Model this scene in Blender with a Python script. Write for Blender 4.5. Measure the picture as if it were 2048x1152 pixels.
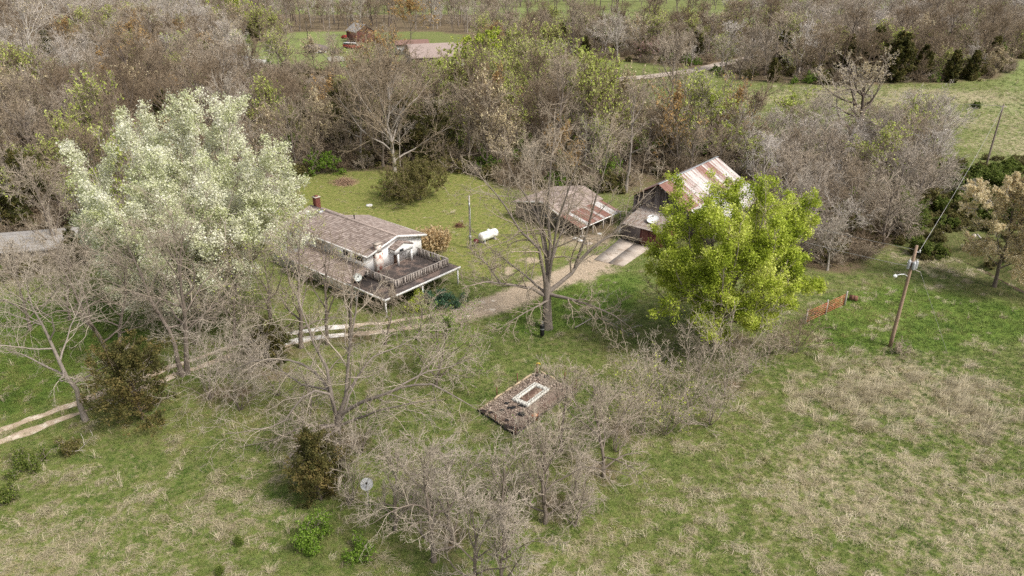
import bpy, math, random
import numpy as np
from mathutils import Vector, Matrix
for o in list(bpy.data.objects): bpy.data.objects.remove(o)
SC = bpy.context.scene
COL = SC.collection
# ------------------------------------------------------------ camera, light
H = 36.0; F = 1450.0; PITCH = math.radians(25.4)
cam = bpy.data.cameras.new('camera'); cam.sensor_width = 36; cam.lens = F / 2048 * 36
cam.clip_start = 0.5; cam.clip_end = 6000
camo = bpy.data.objects.new('camera', cam); COL.objects.link(camo)
camo.location = (0, 0, H); camo.rotation_euler = (math.pi / 2 - PITCH, 0, 0)
SC.camera = camo
SUN_EL = math.radians(50); SUN_AZ = math.radians(122)      # azimuth clockwise from +Y
world = bpy.data.worlds.new('World'); SC.world = world; world.use_nodes = True
wn = world.node_tree; wn.nodes.clear()
sky = wn.nodes.new('ShaderNodeTexSky'); sky.sky_type = 'NISHITA'; sky.sun_disc = False
sky.sun_elevation = SUN_EL; sky.sun_rotation = SUN_AZ; sky.dust_density = 4.0; sky.air_density = 1.0; sky.ozone_density = 1.0
hs = wn.nodes.new('ShaderNodeHueSaturation'); hs.inputs['Saturation'].default_value = 0.35
bg = wn.nodes.new('ShaderNodeBackground'); bg.inputs['Strength'].default_value = 0.08
wo = wn.nodes.new('ShaderNodeOutputWorld')
wn.links.new(sky.outputs[0], hs.inputs['Color']); wn.links.new(hs.outputs[0], bg.inputs[0]); wn.links.new(bg.outputs[0], wo.inputs[0])
sl = bpy.data.lights.new('sun', 'SUN'); sl.energy = 1.5; sl.angle = math.radians(14); sl.color = (1, 0.95, 0.87)
so = bpy.data.objects.new('sun', sl); COL.objects.link(so); so.location = (60, -40, 90)
sdir = Vector((math.sin(SUN_AZ) * math.cos(SUN_EL), math.cos(SUN_AZ) * math.cos(SUN_EL), math.sin(SUN_EL)))
so.rotation_euler = sdir.to_track_quat('Z', 'Y').to_euler()
vs = SC.view_settings; vs.view_transform = 'Standard'; vs.look = 'None'; vs.gamma = 1; vs.exposure = 1.2; vs.use_curve_mapping = False
SC.render.engine = 'CYCLES'; SC.cycles.use_denoising = False
SC.cycles.max_bounces = 6; SC.cycles.diffuse_bounces = 3; SC.cycles.transparent_max_bounces = 4

# ------------------------------------------------------------ helpers
def ray(u, v):
    a = (u - 1024) / F; b = -(v - 576) / F
    return np.array((a, math.cos(PITCH) + b * math.sin(PITCH), -math.sin(PITCH) + b * math.cos(PITCH)))
def P(u, v, z=0.0):                       # ground point seen at a place in the photograph
    d = ray(u, v); t = (z - H) / d[2]
    return np.array((d[0] * t, d[1] * t, z))
def V(u, v, y):                           # point at a given distance
    d = ray(u, v); t = y / d[1]
    return np.array((d[0] * t, y, H + d[2] * t))
_tab = np.random.RandomState(7).rand(256, 256)
def vnoise(x, y):
    x = np.asarray(x, float); y = np.asarray(y, float)
    xi = np.floor(x).astype(int); yi = np.floor(y).astype(int); fx = x - xi; fy = y - yi
    fx = fx * fx * (3 - 2 * fx); fy = fy * fy * (3 - 2 * fy)
    g = lambda i, j: _tab[(xi + i) & 255, (yi + j) & 255]
    return (g(0, 0) * (1 - fx) + g(1, 0) * fx) * (1 - fy) + (g(0, 1) * (1 - fx) + g(1, 1) * fx) * fy
def fbm(x, y, s, o=4):
    r = 0; a = .5; t = 0
    for k in range(o):
        r = r + a * vnoise(np.asarray(x) / s + 17.3 * k, np.asarray(y) / s + 9.1 * k); t += a; a *= .55; s *= .5
    return r / t
def seg_dist(x, y, pts):
    x = np.asarray(x, float); y = np.asarray(y, float); best = np.full(np.broadcast(x, y).shape, 1e9)
    for (ax, ay), (bx, by) in zip(pts[:-1], pts[1:]):
        dx, dy = bx - ax, by - ay
        t = np.clip(((x - ax) * dx + (y - ay) * dy) / (dx * dx + dy * dy), 0, 1)
        best = np.minimum(best, np.hypot(x - ax - t * dx, y - ay - t * dy))
    return best
def in_poly(x, y, poly):
    x = np.asarray(x, float); y = np.asarray(y, float); c = np.zeros(np.broadcast(x, y).shape, bool)
    n = len(poly)
    for i in range(n):
        x1, y1 = poly[i]; x2, y2 = poly[(i + 1) % n]
        k = ((y1 > y) != (y2 > y)) & (x < (x2 - x1) * (y - y1) / ((y2 - y1) or 1e-9) + x1)
        c ^= k
    return c
def poly_mask(x, y, poly, soft):
    d = seg_dist(x, y, list(poly) + [poly[0]]); s = np.where(in_poly(x, y, poly), d, -d)
    return np.clip(.5 + s / (2 * soft), 0, 1)
def pp(*uv): return [tuple(P(u, v)[:2]) for u, v in uv]

CREEK = pp((1740, 425), (1810, 462), (1880, 488), (1950, 514), (2060, 572), (2200, 640))
def hgt(x, y):
    x = np.asarray(x, float); y = np.asarray(y, float)
    h = (fbm(x + 300, y + 90, 14, 3) - .5) * .22
    w = np.clip((y - 110) / 120, 0, 1)
    h = h + w * (fbm(x + 900, y + 500, 60, 3) - .5) * 2.4
    d = seg_dist(x, y, CREEK)
    return h - 1.3 * np.exp(-(d / 1.7) ** 2)
def G(u, v):
    p = P(u, v); p[2] = float(hgt(p[0], p[1])); return p

# node material helpers
def new_mat(name):
    m = bpy.data.materials.new(name); m.use_nodes = True; nt = m.node_tree; nt.nodes.clear()
    out = nt.nodes.new('ShaderNodeOutputMaterial'); b = nt.nodes.new('ShaderNodeBsdfPrincipled')
    nt.links.new(b.outputs[0], out.inputs[0]); b.inputs['Specular IOR Level'].default_value = .25
    return m, nt, b, out
def N(nt, t, **k):
    n = nt.nodes.new(t)
    for a, v in k.items(): setattr(n, a, v)
    return n
def noise(nt, scale, detail=4, rough=.6, vec=None):
    n = N(nt, 'ShaderNodeTexNoise'); n.inputs['Scale'].default_value = scale; n.inputs['Detail'].default_value = detail
    n.inputs['Roughness'].default_value = rough
    if vec is not None: nt.links.new(vec, n.inputs['Vector'])
    return n.outputs['Fac']
def ramp(nt, fac, stops):
    r = N(nt, 'ShaderNodeValToRGB'); nt.links.new(fac, r.inputs[0]); e = r.color_ramp.elements
    while len(e) < len(stops): e.new(.5)
    for k, (p, c) in enumerate(stops): e[k].position = p; e[k].color = (*c, 1) if len(c) == 3 else c
    return r.outputs[0]
def mix(nt, fac, a, b, mode='MIX'):
    n = N(nt, 'ShaderNodeMix', data_type='RGBA', blend_type=mode)
    for s, v in ((0, fac), (6, a), (7, b)):
        if hasattr(v, 'is_linked') or isinstance(v, bpy.types.NodeSocket): nt.links.new(v, n.inputs[s])
        elif s == 0: n.inputs[0].default_value = v
        else: n.inputs[s].default_value = (*v, 1)
    return n.outputs[2]
def math_n(nt, op, a, b=0.0, clamp=False):
    n = N(nt, 'ShaderNodeMath', operation=op, use_clamp=clamp)
    for i, v in enumerate((a, b)):
        if isinstance(v, bpy.types.NodeSocket): nt.links.new(v, n.inputs[i])
        else: n.inputs[i].default_value = v
    return n.outputs[0]
def bump(nt, bsdf, h, strength=.4, dist=.05):
    n = N(nt, 'ShaderNodeBump'); n.inputs['Strength'].default_value = strength; n.inputs['Distance'].default_value = dist
    nt.links.new(h, n.inputs['Height']); nt.links.new(n.outputs[0], bsdf.inputs['Normal'])
def objco(nt):
    return N(nt, 'ShaderNodeTexCoord').outputs['Object']
def simple(name, c1, c2=None, scale=3, rough=.8, metal=0, spots=None, bmp=.3, spot_scale=1.3, lo=.35, hi=.65):
    """a colour that wanders between two tones, with optional stains of a third"""
    m, nt, b, _ = new_mat(name); co = objco(nt); c2 = c2 or tuple(x * .8 for x in c1)
    f = noise(nt, scale, 5, .65, co); c = ramp(nt, f, [(lo, c1), (hi, c2)])
    if spots:
        s = noise(nt, spot_scale, 6, .7, co); s = ramp(nt, s, [(.5, (0, 0, 0)), (.6, (1, 1, 1))]); c = mix(nt, s, c, spots)
    nt.links.new(c, b.inputs['Base Color']); b.inputs['Roughness'].default_value = rough; b.inputs['Metallic'].default_value = metal
    if bmp: bump(nt, b, noise(nt, scale * 6, 4, .6, co), bmp, .02)
    return m
def tinted(name, stops, rough=.85, noise_scale=2.5, amount=.35, translucent=False, attr='tint', kind='INSTANCER', dark=(.5, .5, .5)):
    """colour picked by a per-object (or per-face) tint, broken up by noise"""
    m, nt, b, out = new_mat(name)
    a = N(nt, 'ShaderNodeAttribute', attribute_name=attr, attribute_type=kind)
    c = ramp(nt, a.outputs['Fac'], stops)
    f = noise(nt, noise_scale, 3, .6, objco(nt)); f = ramp(nt, f, [(.3, (0, 0, 0)), (.7, (1, 1, 1))])
    c2 = mix(nt, 1.0, c, dark, 'MULTIPLY'); f2 = math_n(nt, 'MULTIPLY', f, amount); c = mix(nt, f2, c, c2)
    nt.links.new(c, b.inputs['Base Color']); b.inputs['Roughness'].default_value = rough
    if translucent:
        t = N(nt, 'ShaderNodeBsdfTranslucent'); nt.links.new(c, t.inputs[0])
        ms = N(nt, 'ShaderNodeMixShader'); ms.inputs[0].default_value = .35
        nt.links.new(b.outputs[0], ms.inputs[1]); nt.links.new(t.outputs[0], ms.inputs[2]); nt.links.new(ms.outputs[0], out.inputs[0])
    return m

# objects
def mesh_np(name, v, quads=None, tris=None, mats=(), face_attr=None, smooth=False):
    me = bpy.data.meshes.new(name); v = np.asarray(v, np.float32)
    nq = 0 if quads is None else len(quads); nt_ = 0 if tris is None else len(tris)
    me.vertices.add(len(v)); me.vertices.foreach_set('co', v.ravel())
    idx = []; 
    if nq: idx.append(np.asarray(quads, np.int32).ravel())
    if nt_: idx.append(np.asarray(tris, np.int32).ravel())
    if idx:
        li = np.concatenate(idx); me.loops.add(len(li)); me.loops.foreach_set('vertex_index', li)
        tot = np.concatenate([np.full(nq, 4), np.full(nt_, 3)]).astype(np.int32); st = np.concatenate([[0], np.cumsum(tot)[:-1]]).astype(np.int32)
        me.polygons.add(nq + nt_); me.polygons.foreach_set('loop_start', st); me.polygons.foreach_set('loop_total', tot)
        if smooth: me.polygons.foreach_set('use_smooth', np.ones(nq + nt_, bool))
    for m in mats: me.materials.append(m)
    me.update(calc_edges=True)
    if face_attr is not None:
        at = me.attributes.new('tone', 'FLOAT', 'FACE'); at.data.foreach_set('value', np.asarray(face_attr, np.float32))
    return me
def link(name, data, parent=None, loc=None, rot=None):
    o = bpy.data.objects.new(name, data); COL.objects.link(o)
    if parent is not None: o.parent = parent
    if loc is not None: o.location = tuple(loc)
    if rot is not None: o.rotation_euler = rot
    return o
def tag(o, label, cat, group=None):
    o['label'] = label; o['category'] = cat
    if group: o['group'] = group
    return o
def empty(name, loc, label, cat, group=None, rz=0):
    o = link(name, None, None, loc, (0, 0, rz)); o.empty_display_size = .3
    return tag(o, label, cat, group)
def structure(o): o['kind'] = 'structure'; return o
def stuff(o): o['kind'] = 'stuff'; return o

class MB:
    def __init__(s): s.v = []; s.q = []; s.t = []; s.tone = []; s.tt = []
    def quad(s, a, b, c, d, tone=.5):
        i = len(s.v); s.v += [tuple(a), tuple(b), tuple(c), tuple(d)]; s.q.append((i, i + 1, i + 2, i + 3)); s.tone.append(tone)
    def tri(s, a, b, c, tone=.5):
        i = len(s.v); s.v += [tuple(a), tuple(b), tuple(c)]; s.t.append((i, i + 1, i + 2)); s.tt.append(tone)
    def hexa(s, p, tone=.5):           # eight corners: bottom ring, top ring
        i = len(s.v); s.v += [tuple(x) for x in p]
        for f in ((3, 2, 1, 0), (4, 5, 6, 7), (0, 1, 5, 4), (1, 2, 6, 5), (2, 3, 7, 6), (3, 0, 4, 7)):
            s.q.append(tuple(i + k for k in f)); s.tone.append(tone)
        return s
    def box(s, x0, x1, y0, y1, z0, z1, tone=.5):
        return s.hexa([(x0, y0, z0), (x1, y0, z0), (x1, y1, z0), (x0, y1, z0), (x0, y0, z1), (x1, y0, z1), (x1, y1, z1), (x0, y1, z1)], tone)
    def slab(s, a, b, c, d, th, tone=.5):   # a flat sheet with its thickness hanging below
        return s.hexa([(*p[:2], p[2] - th) for p in (a, b, c, d)] + [a, b, c, d], tone)
    def bar(s, a, b, w, h=None, tone=.5):
        a = Vector(a); b = Vector(b); t = (b - a).normalized(); h = h or w
        u = t.cross(Vector((0, 0, 1)))
        if u.length < .05: u = t.cross(Vector((1, 0, 0)))
        u.normalize(); n = u.cross(t)
        c = lambda p: [p - u * w / 2 - n * h / 2, p + u * w / 2 - n * h / 2, p + u * w / 2 + n * h / 2, p - u * w / 2 + n * h / 2]
        return s.hexa(c(a) + c(b), tone)
    def tube(s, pts, r, k=8, caps=True, tone=.5):
        pts = np.asarray(pts, float); n = len(pts); r = np.broadcast_to(np.asarray(r, float), (n,))
        vv, qq = tubes(pts[None], r[None], k); i = len(s.v); s.v += [tuple(x) for x in vv]
        s.q += [tuple(int(j) + i for j in f) for f in qq]; s.tone += [tone] * len(qq)
        if caps:
            for ring, p, rev in ((0, pts[0], True), (n - 1, pts[-1], False)):
                c = len(s.v); s.v.append(tuple(p))
                for j in range(k):
                    f = (i + ring * k + j, i + ring * k + (j + 1) % k, c); s.t.append(f[::-1] if rev else f); s.tt.append(tone)
        return s
    def lathe(s, prof, k=16, axis=None, origin=(0, 0, 0), tone=.5):   # prof: (radius, height)
        i = len(s.v); o = Vector(origin); M = Vector(axis).to_track_quat('Z', 'Y').to_matrix() if axis is not None else Matrix.Identity(3)
        for r, h in prof:
            for j in range(k):
                a = 2 * math.pi * j / k; s.v.append(tuple(o + M @ Vector((r * math.cos(a), r * math.sin(a), h))))
        for a in range(len(prof) - 1):
            for j in range(k):
                s.q.append((i + a * k + j, i + a * k + (j + 1) % k, i + (a + 1) * k + (j + 1) % k, i + (a + 1) * k + j)); s.tone.append(tone)
        return s
    def mesh(s, name, m, smooth=False):
        return mesh_np(name, np.array(s.v), s.q or None, s.t or None, [m], s.tone + s.tt, smooth)
    def build(s, name, m, parent=None, smooth=False, loc=None, rot=None):
        return link(name, s.mesh(name, m, smooth), parent, loc, rot)

# ------------------------------------------------------------ tree growing (vectorised)
def norm(a): return a / np.maximum(np.linalg.norm(a, axis=-1, keepdims=True), 1e-9)
def tubes(Pt, R, k):
    n, m, _ = Pt.shape; T = np.empty_like(Pt); T[:, 1:-1] = Pt[:, 2:] - Pt[:, :-2]; T[:, 0] = Pt[:, 1] - Pt[:, 0]; T[:, -1] = Pt[:, -1] - Pt[:, -2]
    T = norm(T); main = norm(Pt[:, -1] - Pt[:, 0])
    ref = np.where(np.abs(main[:, 2:3]) > .75, np.array([[1., 0.1, 0]]), np.array([[0.05, 0.1, 1.]]))[:, None]
    U = norm(np.cross(T, np.broadcast_to(ref, T.shape))); W = np.cross(T, U)
    a = np.arange(k) * 2 * math.pi / k
    v = Pt[:, :, None] + R[:, :, None, None] * (np.cos(a)[None, None, :, None] * U[:, :, None] + np.sin(a)[None, None, :, None] * W[:, :, None])
    idx = np.arange(n * m * k).reshape(n, m, k); A = idx[:, :-1]; B = idx[:, 1:]
    q = np.stack([A, np.roll(A, -1, 2), np.roll(B, -1, 2), B], -1).reshape(-1, 4)
    return v.reshape(-1, 3), q
def grow(rng, S, D, L, R0, R1, m, wander, up):
    n = len(S); out = np.empty((n, m, 3)); out[:, 0] = S; d = norm(D); st = (L / (m - 1))[:, None]
    for i in range(1, m):
        d = norm(d + rng.normal(0, wander, (n, 3)) + np.array([0, 0, up])); out[:, i] = out[:, i - 1] + d * st
    t = np.linspace(0, 1, m)[None]
    return out, R0[:, None] * (1 - t) + R1[:, None] * t
def spawn(rng, Pt, R, per, t0, t1, ang, lr, rr, flat=0.0, droop=0.0):
    n, m, _ = Pt.shape; tot = n * per; par = np.repeat(np.arange(n), per)
    t = (t0 + (t1 - t0) * (np.tile(np.arange(per), n) + rng.rand(tot)) / per) * (m - 1)
    i = np.minimum(t.astype(int), m - 2); f = (t - i)[:, None]
    S = Pt[par, i] * (1 - f) + Pt[par, i + 1] * f; D = norm(Pt[par, i + 1] - Pt[par, i])
    rad = R[par, i] * (1 - f[:, 0]) + R[par, i + 1] * f[:, 0]
    ln = np.linalg.norm(np.diff(Pt, axis=1), axis=2).sum(1)[par]
    rv = norm(rng.normal(size=(tot, 3)) * np.array([1, 1, 1 - flat])); perp = norm(rv - (rv * D).sum(1, keepdims=True) * D)
    a = np.radians(rng.normal(ang[0], ang[1], tot))[:, None]
    d = norm(D * np.cos(a) + perp * np.sin(a) - np.array([0, 0, droop]))
    L = ln * rng.uniform(lr[0], lr[1], tot) * (1 - .45 * t / (m - 1))
    return S, d, L, rad * rr
def resample(pts, m):
    pts = np.asarray(pts, float); s = np.r_[0, np.cumsum(np.linalg.norm(np.diff(pts, axis=0), axis=1))]; t = np.linspace(0, s[-1], m)
    return np.stack([np.interp(t, s, pts[:, k]) for k in range(3)], 1)
class Tree:
    """lists of tube sets for the trunk part and for the crown part, and leaf anchors"""
    def __init__(s, rng): s.rng = rng; s.trunk = []; s.crown = []; s.tips = None
    def ramify(s, Pt, R, per, ang=(45, 14), lr=(.40, .68), rr=.55, m=(6, 4, 3), wander=.16, up=.06, sides=(4, 3, 3, 3), tmin=.2, twig_r=.008, droop=0.0):
        for lv, p in enumerate(per):
            S, D, L, r = spawn(s.rng, Pt, R, p, tmin if lv == 0 else .12, 1.0, ang, lr, rr, droop=droop)
            last = lv == len(per) - 1; mm = m[min(lv, len(m) - 1)]
            r = np.maximum(r, twig_r * (1.15 if last else 1.8)); r1 = np.full(len(r), twig_r * (.5 if last else .9))
            Pt, R = grow(s.rng, S, D, L, r, np.minimum(r1, r), mm, wander * (1 + .25 * lv), up)
            s.crown.append((Pt, R, sides[min(lv, len(sides) - 1)]))
        s.tips = Pt if s.tips is None else np.concatenate([s.tips, Pt]) if s.tips.shape[1] == Pt.shape[1] else s.tips
        return Pt
    def mesh(s, parts, name, m):
        vs_, qs = [], []; off = 0
        for Pt, R, k in parts:
            v, q = tubes(Pt, R, k); vs_.append(v); qs.append(q + off); off += len(v)
        return mesh_np(name, np.concatenate(vs_), np.concatenate(qs), None, [m], None, True)
    def leaves(s, per, size, spread, name, m, keep=1.0, sel=None, aspect=.6, upbias=.4, tone=None):
        rng = s.rng; T = s.tips
        if sel is not None: T = T[sel(T)]
        if keep < 1: T = T[rng.rand(len(T)) < keep]
        n = len(T) * per
        if n == 0: return None
        k = T.shape[1]; t = rng.uniform(.25, 1.0, n) * (k - 1); i = np.minimum(t.astype(int), k - 2); f = (t - i)[:, None]
        par = np.repeat(np.arange(len(T)), per); c = T[par, i] * (1 - f) + T[par, i + 1] * f + rng.normal(0, spread, (n, 3))
        return leaf_mesh(rng, c, size, name, m, aspect, upbias, tone)
def leaf_mesh(rng, c, size, name, m, aspect=.6, upbias=.4, tone=None):
    n = len(c); nrm = norm(rng.normal(size=(n, 3)) + np.array([0, 0, upbias])); a = norm(np.cross(nrm, rng.normal(size=(n, 3)))); b = np.cross(nrm, a)
    sz = size * rng.uniform(.6, 1.4, n)[:, None]; a = a * sz; b = b * sz * aspect
    v = np.stack([c - a, c + a * .75 - b * 1.25, c + a * .75 + b * 1.25], 1).reshape(-1, 3)   # a pointed leaf
    q = np.arange(3 * n).reshape(-1, 3)
    tn = rng.rand(n) if tone is None else tone(c, rng)
    return mesh_np(name, v, None, q, [m], tn)

# ------------------------------------------------------------ materials
BARK = tinted('bark', [(0, (.13, .10, .08)), (.5, (.24, .195, .16)), (1, (.40, .355, .31))], noise_scale=3, amount=.6)
TWIG = tinted('twig', [(0, (.215, .16, .105)), (.3, (.315, .25, .175)), (.6, (.39, .325, .25)), (.8, (.42, .365, .30)), (1, (.56, .51, .455))], noise_scale=.7, amount=.25, dark=(.7, .65, .6))
WHITEBARK = tinted('pale_bark', [(0, (.62, .58, .52)), (1, (.50, .44, .37))], noise_scale=1.6, amount=.8, dark=(.55, .5, .45))
def leafmat(name, stops): return tinted(name, stops, .7, 1.5, .15, True, 'tone', 'GEOMETRY')
PEAR = leafmat('white_blossom', [(0, (.44, .49, .21)), (.35, (.62, .645, .38)), (.7, (.765, .765, .575)), (1, (.865, .85, .73))])
LIME = leafmat('lime_leaf', [(0, (.22, .29, .025)), (.5, (.46, .54, .06)), (1, (.68, .71, .19))])
PALELIME = leafmat('pale_lime_leaf', [(0, (.34, .42, .07)), (.5, (.50, .57, .12)), (1, (.63, .66, .24))])
ORANGE = leafmat('orange_bud', [(0, (.42, .25, .08)), (.6, (.56, .36, .14)), (1, (.62, .46, .22))])
BUFF = leafmat('buff_bud', [(0, (.64, .52, .30)), (1, (.82, .72, .48))])
CEDAR = leafmat('cedar_leaf', [(0, (.05, .055, .014)), (.6, (.12, .115, .03)), (1, (.22, .175, .06))])
RUSTCEDAR = leafmat('rusty_cedar_leaf', [(0, (.06, .06, .017)), (.5, (.125, .115, .032)), (1, (.25, .185, .07))])
GREEN = leafmat('green_leaf', [(0, (.09, .17, .015)), (.6, (.19, .31, .035)), (1, (.32, .44, .08))])
OLIVE = leafmat('olive_leaf', [(0, (.075, .115, .02)), (.6, (.15, .20, .035)), (1, (.26, .28, .075))])
PINK = leafmat('pink_blossom', [(0, (.38, .20, .22)), (1, (.52, .32, .34))])
BRAMBLE = leafmat('bramble_leaf', [(0, (.10, .10, .025)), (.6, (.18, .17, .05)), (1, (.26, .20, .09))])
GRASS = tinted('grass_blade', [(0, (.065, .13, .016)), (.4, (.13, .172, .036)), (.7, (.205, .215, .06)), (1, (.31, .28, .11))], .7, 3, .3)
STRAW = tinted('straw_blade', [(0, (.30, .25, .15)), (.5, (.45, .385, .25)), (1, (.62, .54, .38))], .8, 3, .3)
SHINGLE = tinted('roof_shingle', [(0, (.20, .15, .125)), (.5, (.33, .262, .228)), (1, (.47, .39, .345))], .95, 1.5, .5, False, 'tone', 'GEOMETRY')
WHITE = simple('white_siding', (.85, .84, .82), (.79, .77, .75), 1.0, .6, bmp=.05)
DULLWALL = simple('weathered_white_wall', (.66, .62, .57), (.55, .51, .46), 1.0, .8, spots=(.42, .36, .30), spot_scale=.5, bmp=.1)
TRIM = simple('white_trim', (.80, .79, .77), (.70, .68, .65), 2, .5, bmp=.05)
GLASS = simple('dark_glass', (.03, .035, .04), (.05, .055, .06), 2, .12, bmp=0)
DECK = simple('dark_wet_deck', (.06, .05, .047), (.115, .092, .082), 1.2, .85, spots=(.20, .145, .12), spot_scale=.6)
RAIL = tinted('grey_rail_wood', [(0, (.27, .225, .195)), (.5, (.40, .345, .305)), (1, (.52, .46, .41))], .9, 5, .5)
BRICK = simple('red_brick', (.22, .085, .06), (.15, .055, .042), 6, .9)
PBRICK = simple('flaking_painted_brick', (.72, .68, .62), (.62, .56, .50), 3, .85, spots=(.38, .13, .09), spot_scale=2.2)
DARK = simple('black_plastic', (.012, .012, .013), (.02, .02, .02), 5, .5, bmp=.1)
METAL = simple('grey_metal', (.42, .43, .44), (.34, .35, .36), 3, .45, .3, bmp=.05)
WHITEM = simple('white_enamel', (.80, .80, .78), (.72, .72, .70), 1.5, .4, spots=(.55, .50, .44), spot_scale=1.1, bmp=.03)
POLE = simple('pole_wood', (.36, .25, .18), (.27, .19, .135), 3, .9)
GREYPOLE = simple('grey_pole_wood', (.44, .40, .36), (.34, .30, .265), 3, .9)
BARNWOOD = tinted('barn_board', [(0, (.11, .09, .085)), (.5, (.20, .165, .155)), (1, (.29, .25, .23))], .95, 3, .5, False, 'tone', 'GEOMETRY')
REDWOOD = tinted('red_barn_board', [(0, (.10, .03, .028)), (.5, (.17, .055, .048)), (1, (.24, .11, .09))], .9, 3, .5, False, 'tone', 'GEOMETRY')
def rust_metal(name, attr_kind='OBJECT'):
    m, nt, b, _ = new_mat(name); co = objco(nt)
    mp = N(nt, 'ShaderNodeMapping'); mp.inputs['Scale'].default_value = (3.2, .35, 1.0); nt.links.new(co, mp.inputs[0])
    a = N(nt, 'ShaderNodeAttribute', attribute_name='tint', attribute_type=attr_kind)
    f = noise(nt, 1.5, 6, .7, mp.outputs[0]); f = math_n(nt, 'ADD', f, math_n(nt, 'SUBTRACT', a.outputs['Fac'], .5))
    k = ramp(nt, f, [(.42, (0, 0, 0)), (.58, (1, 1, 1))])
    g = ramp(nt, noise(nt, 4, 4, .6, co), [(.3, (.60, .575, .55)), (.7, (.44, .41, .385))])
    r = ramp(nt, noise(nt, 3, 5, .7, co), [(.3, (.155, .07, .055)), (.7, (.31, .165, .125))])
    nt.links.new(mix(nt, k, g, r), b.inputs['Base Color']); b.inputs['Roughness'].default_value = .6; b.inputs['Metallic'].default_value = .15
    return m
RUST = rust_metal('rusty_roof_metal')
GATE = simple('rust_red_pipe', (.42, .12, .06), (.30, .10, .06), 3, .6, spots=(.45, .22, .12))
DIRT = simple('gravel_dirt', (.46, .365, .265), (.33, .25, .175), 2.2, .95, spots=(.60, .52, .42), spot_scale=1.1, bmp=.9)
CONC = simple('old_concrete', (.47, .41, .35), (.38, .32, .27), .8, .9, spots=(.30, .24, .19), spot_scale=.5)
BLOCK = simple('white_concrete_block', (.64, .63, .58), (.52, .50, .45), 4, .85, spots=(.50, .47, .41), spot_scale=3)
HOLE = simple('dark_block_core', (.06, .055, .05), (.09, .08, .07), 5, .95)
BARKCHIP = tinted('bark_mulch', [(0, (.16, .115, .09)), (.5, (.35, .27, .215)), (1, (.56, .47, .39))], .9, 3, .4, False, 'tone', 'GEOMETRY')
ORANGEP = simple('orange_plastic', (.62, .15, .04), (.52, .11, .03), 4, .5, bmp=.05)
RUSTIRON = simple('rusty_iron', (.13, .06, .04), (.20, .10, .065), 4, .8)
ROCK = simple('pale_rock', (.50, .46, .42), (.38, .34, .30), 4, .9)
ROAD = simple('gravel_road', (.42, .35, .29), (.35, .29, .24), .35, .95, spots=(.46, .39, .33), spot_scale=.15)
CREEKW = simple('brown_creek_water', (.06, .035, .022), (.04, .025, .016), .5, .5, bmp=.3)
TARP = simple('grey_tarp', (.42, .42, .38), (.32, .32, .29), 2, .7)
GREYROOF = simple('grey_roof', (.34, .32, .30), (.27, .25, .235), .8, .85)
REDPAINT = simple('red_paint', (.45, .05, .04), (.33, .04, .035), 1.5, .45)

# ------------------------------------------------------------ zones of the ground
WOOD_POLYS = [pp((-420, 62), (1010, 62), (1010, 30), (-420, 22)), pp((-420, 640), (-420, 62), (1000, 62), (1050, 120), (1150, 168), (1230, 215), (1330, 240), (1460, 265), (1500, 330), (1480, 370), (1400, 360),
                 (1330, 365), (1250, 395), (1190, 385), (1130, 374), (1060, 388), (1000, 368), (930, 345), (760, 340), (640, 348), (600, 352), (560, 420), (380, 470), (60, 560))]
FAR_POLY = pp((1010, 118), (1230, 122), (1330, 128), (1500, 160), (1720, 172), (2010, 160), (2030, 120), (2300, 60), (2200, 20), (1900, 20), (1640, 30), (1560, 56), (1420, 66), (1000, 66))
THICKET = pp((1480, 330), (1560, 300), (1700, 265), (1830, 262), (1890, 330), (1850, 420), (1800, 480), (1700, 545), (1600, 540), (1500, 420))
CLEAR = [pp((480, 95), (590, 66), (780, 62), (790, 115), (750, 146), (560, 140), (490, 140)), pp((40, 118), (190, 112), (215, 150), (120, 175), (40, 165)),
         pp((780, 62), (960, 70), (960, 145), (780, 140)), pp((900, 120), (1100, 128), (1120, 160), (900, 150))]
YARD = pp((600, 352), (650, 345), (760, 338), (930, 345), (1000, 372), (1030, 410), (1130, 470), (1180, 500), (1090, 540), (930, 560), (880, 520), (600, 420))
DRIVE = [tuple(P(u, v)[:2]) for u, v in ((-420, 1010), (-120, 915), (0, 870), (170, 812), (340, 745), (480, 695), (620, 668), (760, 655), (900, 634), (1000, 605), (1080, 572), (1150, 545), (1205, 518))]
ROADL = [tuple(P(u, v)[:2]) for u, v in ((930, 190), (1060, 180), (1170, 168), (1300, 152), (1400, 137), (1480, 122), (1580, 98), (1660, 72), (1740, 48), (1790, 28), (1815, 10), (1830, 2))]
STRAWP = [pp((1560, 780), (1660, 700), (1800, 690), (1960, 730), (2120, 860), (2000, 900), (1760, 850), (1600, 850)), pp((1000, 1180), (1500, 860), (1650, 830), (2300, 900), (2500, 1300), (900, 1300)),
          pp((-200, 930), (300, 880), (520, 960), (560, 1080), (420, 1300), (-300, 1300)), pp((1790, 500), (1880, 500), (1960, 570), (1840, 545))]
LUSH = [pp((-400, 620), (30, 600), (250, 600), (330, 640), (230, 750), (60, 825), (-420, 960)), pp((1610, 660), (1690, 590), (1800, 560), (1960, 600), (2200, 640), (2300, 720), (2050, 700), (1850, 690), (1690, 690), (1640, 720)),
        pp((1000, 640), (1120, 560), (1280, 540), (1300, 600), (1180, 650), (1060, 660))]
FIELD = pp((1400, 190), (1560, 165), (2030, 175), (2400, 220), (2500, 460), (2060, 330), (1930, 290), (1820, 240), (1640, 215), (1480, 215))
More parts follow.
